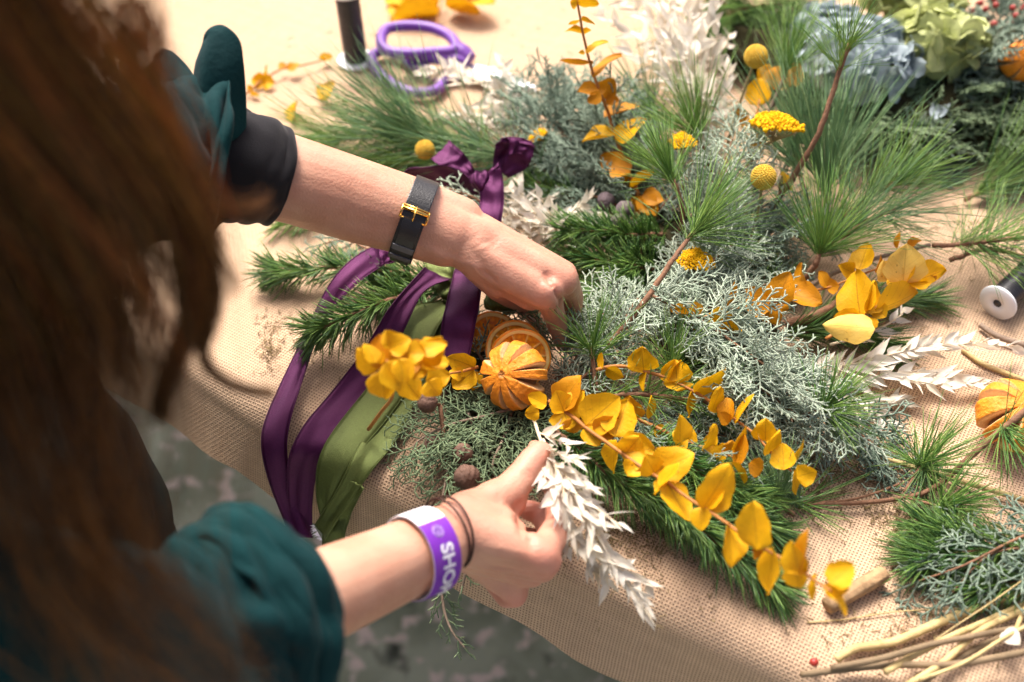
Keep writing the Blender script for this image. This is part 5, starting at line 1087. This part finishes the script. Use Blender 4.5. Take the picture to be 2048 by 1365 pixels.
ring('strap_end', WC, WA, Up+Rt*.28, .0340, .0337, .0150, .0020, 95, 205, M_leather, wt)
for a0 in (133, 148): ring('strap_loop', WC, WA, Up+Rt*.28, .0361, .0358, .0040, .0010, a0-60, a0+40, M_leather, wt) if False else None
ring('strap_loop', WC+WA*0, WA, Up+Rt*.28, .0362, .0359, .0170, .0008, 132, 140, M_edge, wt)
ring('strap_loop', WC+WA*0, WA, Up+Rt*.28, .0362, .0359, .0170, .0008, 150, 158, M_edge, wt)
mb = MB(); usphere(mb, wpt(270, 0, .003), .014, 24, 12, (1, 1, .4)); mb.build('watch_case', M_gold, wt)

BA = nrm(nrm(Rw-R1)+V(.12, 0, 0)); BC = P(842, 1108, .092)
wb, f1, f2 = ring('wristband', BC, BA, Up+Rt*.30, .0285, .0265, .0225, .0004, 22, 215, M_band, pe)
wb['label'] = 'loose purple event wristband with white lettering on the right wrist'
ring('band_end', BC, BA, Up+Rt*.30, .0285, .0265, .0225, .0004, -145, 22, M_bandw, wb)
ring('band_lining', BC, BA, Up+Rt*.30, .0279, .0259, .0225, .0003, -145, 215, M_bandw, wb)
def bpt(a, t, dr=.0012): a = R_(a); return BC+f1*math.cos(a)*(.0285+dr)+f2*math.sin(a)*(.0265+dr)+BA*t
cu = bpy.data.curves.new('t', 'FONT'); cu.body = 'SHOPP'; cu.size = .0135; cu.space_character = 1.02; cu.offset = .00035; cu.resolution_u = 6
to = bpy.data.objects.new('t', cu); col.objects.link(to); dg = bpy.context.evaluated_depsgraph_get(); tm = bpy.data.meshes.new_from_object(to.evaluated_get(dg)); bpy.data.objects.remove(to)
import bmesh
b2 = bmesh.new(); b2.from_mesh(tm); bmesh.ops.triangulate(b2, faces=b2.faces); bmesh.ops.subdivide_edges(b2, edges=b2.edges, cuts=2, use_grid_fill=True); b2.to_mesh(tm); b2.free()
vs = [bpt(57+math.degrees(v.co.x/.0275), v.co.y-.0042) for v in tm.vertices]
mb = MB(); mb.add(vs, [tuple(p.vertices) for p in tm.polygons]); mb.build('lettering', M_print, wb, False)
mb = MB()
for rr in (.0040, .0030):
    tube(mb, [bpt(39+math.degrees(rr*math.cos(a)/.0275), -.001+rr*math.sin(a), .0008) for a in np.linspace(0, 6.283, 28)], .00022, 5)
for k in range(12):
    a = k*math.pi/6; tube(mb, [bpt(39+math.degrees(r_*math.cos(a)/.0275), -.001+r_*math.sin(a), .0008) for r_ in (.0008, .0040)], .00016, 4)
mb.build('round_emblem', M_logo, wb)
HT = P(893, 1068, .082)
for k, (dx, tl) in enumerate(((0, .1), (.0035, -.05))):
    a_ = nrm(nrm(P(950, 1060, .075)-P(860, 1090, .09))+V(.1, .05, 0)+Up*tl); x_, y_ = perp(a_); mb = MB(); tube(mb, [HT+a_*dx+(x_*math.cos(q)+y_*math.sin(q))*.0248 for q in np.linspace(0, 6.283, 50)], .0009, 6); mb.build('hair_tie', M_hairtie, pe)

# ------------------------------------------------------------------ tools and bits on the burlap
def spool(label, a, b, r, fl, hide=False):
    A, B = np.asarray(a), np.asarray(b); ax = nrm(B-A); x, y = perp(ax); root = thing('wire_spool', tuple(A), label, 'wire spool', 'spools of binding wire')
    mb = MB(); n = 90; L = np.linalg.norm(B-A); tube(mb, [A+ax*L*i/n for i in range(n+1)], [r*(1+.05*math.sin(i*2.1)+.04*random.random()) for i in range(n+1)], 24); mb.build('wire', M_blackwire, root)
    for e, s in ((A, -1), (B, 1)):
        mb = MB(); prof = [(.0035, 0), (fl, 0), (fl*1.02, .0012), (fl, .0026), (fl*.55, .0030), (.0040, .0030), (.0035, .0)]
        vs = []; N = 40
        for q, h in prof:
            for k in range(N): t = 2*math.pi*k/N; vs.append(e+ax*s*h+(x*math.cos(t)+y*math.sin(t))*q)
        mb.add(vs, [(j*N+k, j*N+(k+1) % N, (j+1)*N+(k+1) % N, (j+1)*N+k) for j in range(len(prof)-1) for k in range(N)])
        mb.build('flange', M_whitep, root); mb = MB(); tube(mb, [e+ax*s*.0005, e+ax*s*.0031], .0037, 16); mb.build('hub', M_blackwire, root)
b0 = P(712, 118, .005)
spool('spool of black wire standing upright behind the pine at the top', b0, b0+V(-.002, .0, .085), .0125, .021)
spool('spool of black wire lying on the burlap at the right border', P(1998, 604, .017), P(2085, 520, .021), .0115, .0170)

sc_r = thing('scissors', tuple(P(850, 130, .01)), 'purple handled scissors with open loops lying behind the pine', 'scissors')
def loop_handle(pix, z, r):
    r *= 1.3; pts = smooth_path([P(x, y, z) for x, y in pix+[pix[0]]], 60); mb = MB(); tube(mb, pts, r, 10, False); return mb.build('handle', M_purplep, sc_r)
loop_handle([(762, 75), (775, 58), (815, 52), (860, 56), (895, 70), (912, 90), (905, 102), (870, 105), (820, 108), (780, 104), (764, 92)], .028, .0048)
loop_handle([(770, 100), (745, 112), (752, 140), (790, 172), (830, 186), (870, 182), (885, 165), (870, 150), (830, 132), (800, 112)], .010, .0046)
mb = MB()
for path, rr in (([(905, 95, .026), (925, 108, .022), (940, 122, .018)], (.010, .011, .009)), ([(800, 105, .026), (850, 112, .024), (900, 118, .02), (938, 128, .016)], (.006, .008, .0095, .008)), ([(790, 105, .012), (830, 125, .012), (870, 150, .011), (920, 150, .010)], (.006, .007, .008, .007))):
    tube(mb, smooth_path(W(path), 12), list(np.interp(np.linspace(0, 1, 12), np.linspace(0, 1, len(rr)), rr)), 10)
mb.build('handle_neck', M_purplep, sc_r)
mb = MB()
for (o_, z) in ((0, .014), (6, .010)):
    q = [P(930, 125+o_, z), P(1010, 142+o_, z-.003), P(1075, 175+o_, z-.006), P(1000, 170+o_, z-.003), P(925, 150+o_, z)]
    mb.add([p for p in q]+[p-V(0, 0, .002) for p in q], [(0, 1, 2, 3, 4), (9, 8, 7, 6, 5)]+[(i, i+5, (i+1) % 5+5, (i+1) % 5) for i in range(5)])
mb.build('blades', M_steel, sc_r, False)

def rod(name, label, cat, path, r0, r1, m, group=None, n=10, wob=.0, flat=1):
    pw = smooth_path(W(path), 30); mb = MB(); tube(mb, [p+rng.normal(size=3)*wob for p in pw], [(r0+(r1-r0)*i/29)*(1+.06*random.random()) for i in range(30)], n)
    return tag(mb.build(name, m), label, cat, group)
# cut twig
a, b = P(1655, 1212, .010), P(1768, 1148, .010); mb = MB(); pts = [a+(b-a)*i/24 for i in range(25)]; n = 26; ax = nrm(b-a); x, y = perp(ax); vs = []
for i, p in enumerate(pts):
    for k in range(n): t = 2*math.pi*k/n; rr = .0061*(1+.08*noise.noise(Vector((i*.22, math.cos(t)*3, math.sin(t)*3)))+.05*math.sin(t*9+i*.15)); vs.append(p+(x*math.cos(t)+y*math.sin(t))*rr)
mb.add(vs, [(i*n+k, i*n+(k+1) % n, (i+1)*n+(k+1) % n, (i+1)*n+k) for i in range(24) for k in range(n)]+[tuple(range(n-1, -1, -1)), tuple(range(24*n, 25*n))])
M_twig = mat('cut_twig_bark', (.42, .27, .14), .85, .2, .9, 90, 1, 260, 0, 0, (.20, .12, .06)); tag(mb.build('cut_twig', M_twig, None, True), 'short thick piece of cut brown twig on the burlap under the yellow leaf tip', 'twig')
SG = 'loose straws at the lower right corner'
rod('straw', 'thick pale straw with a bent cut end, the leftmost end of the straw pile', 'straw', [(1672, 1320, .006), (1690, 1308, .008), (1715, 1296, .006), (1750, 1292, .006), (1800, 1280, .006), (1880, 1245, .007), (1960, 1215, .007), (2060, 1175, .008)], 0.0029, 0.0033, M_straw, SG)
rod('straw', 'pale straw running below the thick bent one', 'straw', [(1770, 1345, .012), (1830, 1310, .013), (1910, 1270, .013), (1980, 1240, .012), (2070, 1200, .012)], 0.0024, 0.0024, M_straw, SG)
rod('straw', 'pale straw nearest the lower right corner, steepest of the pile', 'straw', [(1790, 1385, .016), (1880, 1330, .016), (1960, 1262, .016), (2060, 1215, .015)], 0.0023, 0.0024, M_straw, SG)
rod('straw', 'dark brown stalk crossing over the pale straws', 'stalk', [(1662, 1337, .010), (1760, 1318, .018), (1860, 1290, .020), (1960, 1270, .020), (2070, 1248, .018)], 0.0023, 0.0019, M_strawd, SG)
rod('straw', 'long grey brown stalk lowest of the pile', 'stalk', [(1602, 1350, .005), (1700, 1338, .007), (1800, 1330, .012), (1900, 1330, .018), (1980, 1318, .02), (2070, 1300, .02)], 0.0023, 0.0024, M_strawd, SG)
rod('straw', 'thin pale straw crossing the lower right corner', 'straw', [(1840, 1360, .020), (1930, 1325, .022), (2010, 1275, .022), (2080, 1240, .022)], 0.0012, 0.0014, M_straw, SG)
rod('straw', 'dark stalk leaving the bottom border in the straw pile', 'stalk', [(1830, 1375, .008), (1920, 1315, .010), (1990, 1280, .010), (2080, 1240, .010)], 0.0022, 0.0022, M_strawd, SG)
rod('straw', 'hair thin straw lying alone above the straw pile', 'straw', [(1614, 1246, .002), (1700, 1238, .003), (1780, 1225, .003), (1860, 1220, .003), (1950, 1216, .004)], 0.0006, 0.0005, M_straw, SG, 6)
rod('straw', 'thin straw leaning up over the straw pile to the cypress', 'straw', [(1870, 1280, .02), (1930, 1240, .025), (1990, 1200, .03), (2060, 1150, .035)], 0.0005, 0.0005, M_straw, SG, 6)
rod('straw', 'short pale straw standing across at the right border', 'straw', [(2030, 1265, .02), (2042, 1235, .022), (2060, 1200, .025)], 0.0016, 0.0016, M_straw, SG)
rod('dry_stick', 'long orange brown dry stick lying from the bluish cypress to the right border', 'stick', [(1660, 885, .004), (1760, 915, .006), (1880, 950, .006), (1980, 980, .006), (2080, 1010, .006)], .0020, .0022, M_straw)
rod('dry_stick', 'pale stick between the white ruscus and the slit orange at the right', 'stick', [(1925, 700, .004), (1970, 730, .005), (2060, 765, .005)], .0020, .0022, M_straw)
rod('dry_stick', 'dark bare twig by the wire spool at the right border', 'stick', [(1960, 650, .006), (2000, 675, .007), (2080, 700, .006)], .0024, .0030, M_barkg)
rod('dry_stick', 'pale stalk standing behind the yarrow right of the bow', 'stick', [(1080, 285, .05), (1110, 320, .04), (1150, 352, .03)], .0028, .0028, M_wstem)
rod('dry_stick', 'brown twig lying behind the yellow leaves on the right', 'stick', [(1570, 650, .02), (1610, 640, .026), (1650, 622, .03), (1680, 600, .03)], .0050, .0030, M_bark)
rod('dry_stick', 'grey twig behind the small leaves on the right', 'stick', [(1600, 585, .03), (1660, 550, .03), (1760, 515, .03), (1860, 490, .03)], .0022, .0018, M_barkg)
mb = MB(); usphere(mb, P(1628, 1325, .004), .0032, 14, 10, (1, 1, .9)); tag(mb.build('berry', M_berry), 'single red brown berry on the burlap near the straw ends', 'berry')
mb = MB(); leaf(mb, P(2005, 1262, .02), P(2040, 1290, .022), V(1, .2, .3), .014, .2, .1, 'round', 8); tag(mb.build('fallen_leaf', M_white, None, True, True), 'pale fallen leaf caught between the straws', 'leaf')

# red berries in the wreath
bg_ = thing('berry_cluster', tuple(P(2000, 30, .07)), 'small red berries in the wreath at the top right', 'berries')
for i in range(26):
    mb = MB(); usphere(mb, P(random.uniform(1945, 2060), random.uniform(-10, 75), random.uniform(.06, .10)), .0034, 10, 8); mb.build('berry', M_berry, bg_)
# hydrangeas
def hydrangea(label, c, rpx, m, n, squash=.8, ps=.014):
    p = P(*c); R = rpx*depth(p)/FP; root = thing('hydrangea_head', tuple(p), label, 'hydrangea', 'hydrangea heads of the wreath'); mb = MB(); sm_ = MB()
    for i in range(n):
        y = 1-1.35*(i+.5)/n; a = i*2.39996; d = nrm(V(math.sqrt(max(0, 1-y*y))*math.cos(a), math.sqrt(max(0, 1-y*y))*math.sin(a), y)); q = p+d*R*V(1.1, 1, squash)*random.uniform(.85, 1.08)
        nn = nrm(d+rng.normal(size=3)*.35); x, y_ = perp(nn); r0 = random.random()*6
        tube(sm_, [p-V(0, 0, R*.3), q-nn*.002], .0010, 4)
        for k in range(4):
            t = r0+k*math.pi/2; dd = nrm(x*math.cos(t)+y_*math.sin(t)+nn*random.uniform(.0, .35)); L = ps*random.uniform(.85, 1.25)
            leaf(mb, q, q+dd*L, nrm(np.cross(dd, nn)), L*1.05, random.uniform(-.3, .3), random.uniform(-.15, .15), 'petal', 6, .08)
    sm_.build('stems', M_dstem, root); mb.build('petals', m, root)
hydrangea('blue grey hydrangea head in the wreath at the top', (1725, 120, .075), 92, M_hblue, 85, .7, .0155)
hydrangea('small blue grey hydrangea head left below the big blue one', (1665, 70, .055), 66, M_hblue, 45, .7, .015)
hydrangea('yellow green hydrangea head right of the blue one', (1875, 85, .085), 66, M_hgreen, 34, .8, .023)
hydrangea('yellow green hydrangea head cut by the top border', (1830, -15, .07), 80, M_hgreen, 42, .8, .023)
mb = MB(); leaf(mb, P(1872, 240, .05), P(1888, 195, .05), V(1, 0, .2), .018, .2, .1, 'petal', 8); tag(mb.build('fallen_petal', M_hblue, None, True, True), 'single blue grey petal below the hydrangea in the dark cypress', 'petal')

# scattered crumbs of moss and needles on the burlap
mb = MB(); segs = []
def crumbs(cx, cy, sx, sy, n, L=.006, curl=1.0):
    for _ in range(n):
        p = P(random.gauss(cx, sx), random.gauss(cy, sy), 0)+V(0, 0, random.uniform(.001, .003)); d = nrm(V(*rng.normal(size=2), .15*rng.normal())); l_ = L*random.uniform(.3, 1.5)
        for k in range(3):
            q = p+d*l_/3; q[2] = max(q[2], .001); segs.append((p, q, .00035, .0003)); p = q; d = nrm(d+V(*rng.normal(size=2)*.7*curl, 0))
crumbs(540, 695, 10, 22, 70, .006); crumbs(560, 650, 30, 20, 40, .005); crumbs(600, 700, 60, 40, 30, .004)
crumbs(1250, 1000, 50, 20, 120, .007); crumbs(1330, 1100, 80, 40, 120, .006); crumbs(1700, 930, 60, 40, 120, .008); crumbs(1650, 990, 60, 30, 80, .010)
crumbs(1780, 1030, 30, 20, 70, .007); crumbs(1830, 1080, 20, 20, 60, .009); crumbs(1900, 1130, 60, 40, 120, .012); crumbs(1850, 1280, 70, 40, 90, .010); crumbs(1740, 1300, 90, 40, 40, .006)
crumbs(1700, 850, 60, 40, 60, .008); crumbs(1850, 620, 90, 60, 60, .006); crumbs(1400, 1200, 150, 50, 40, .005); crumbs(600, 60, 130, 60, 20, .005); crumbs(1070, 50, 60, 50, 20, .006); crumbs(1560, 1120, 50, 40, 60, .006)
crumbs(1250, 1060, 60, 25, 160, .008); crumbs(1150, 620, 25, 15, 30, .006); crumbs(1950, 430, 60, 40, 40, .01)
segs_build(mb, segs, 4); tag(mb.build('moss_crumbs', M_debris), 'scattered moss crumbs and fallen needle bits on the burlap', 'debris', None, 'stuff')

for o in list(col.objects):
    if '_o' in o: del o['_o']
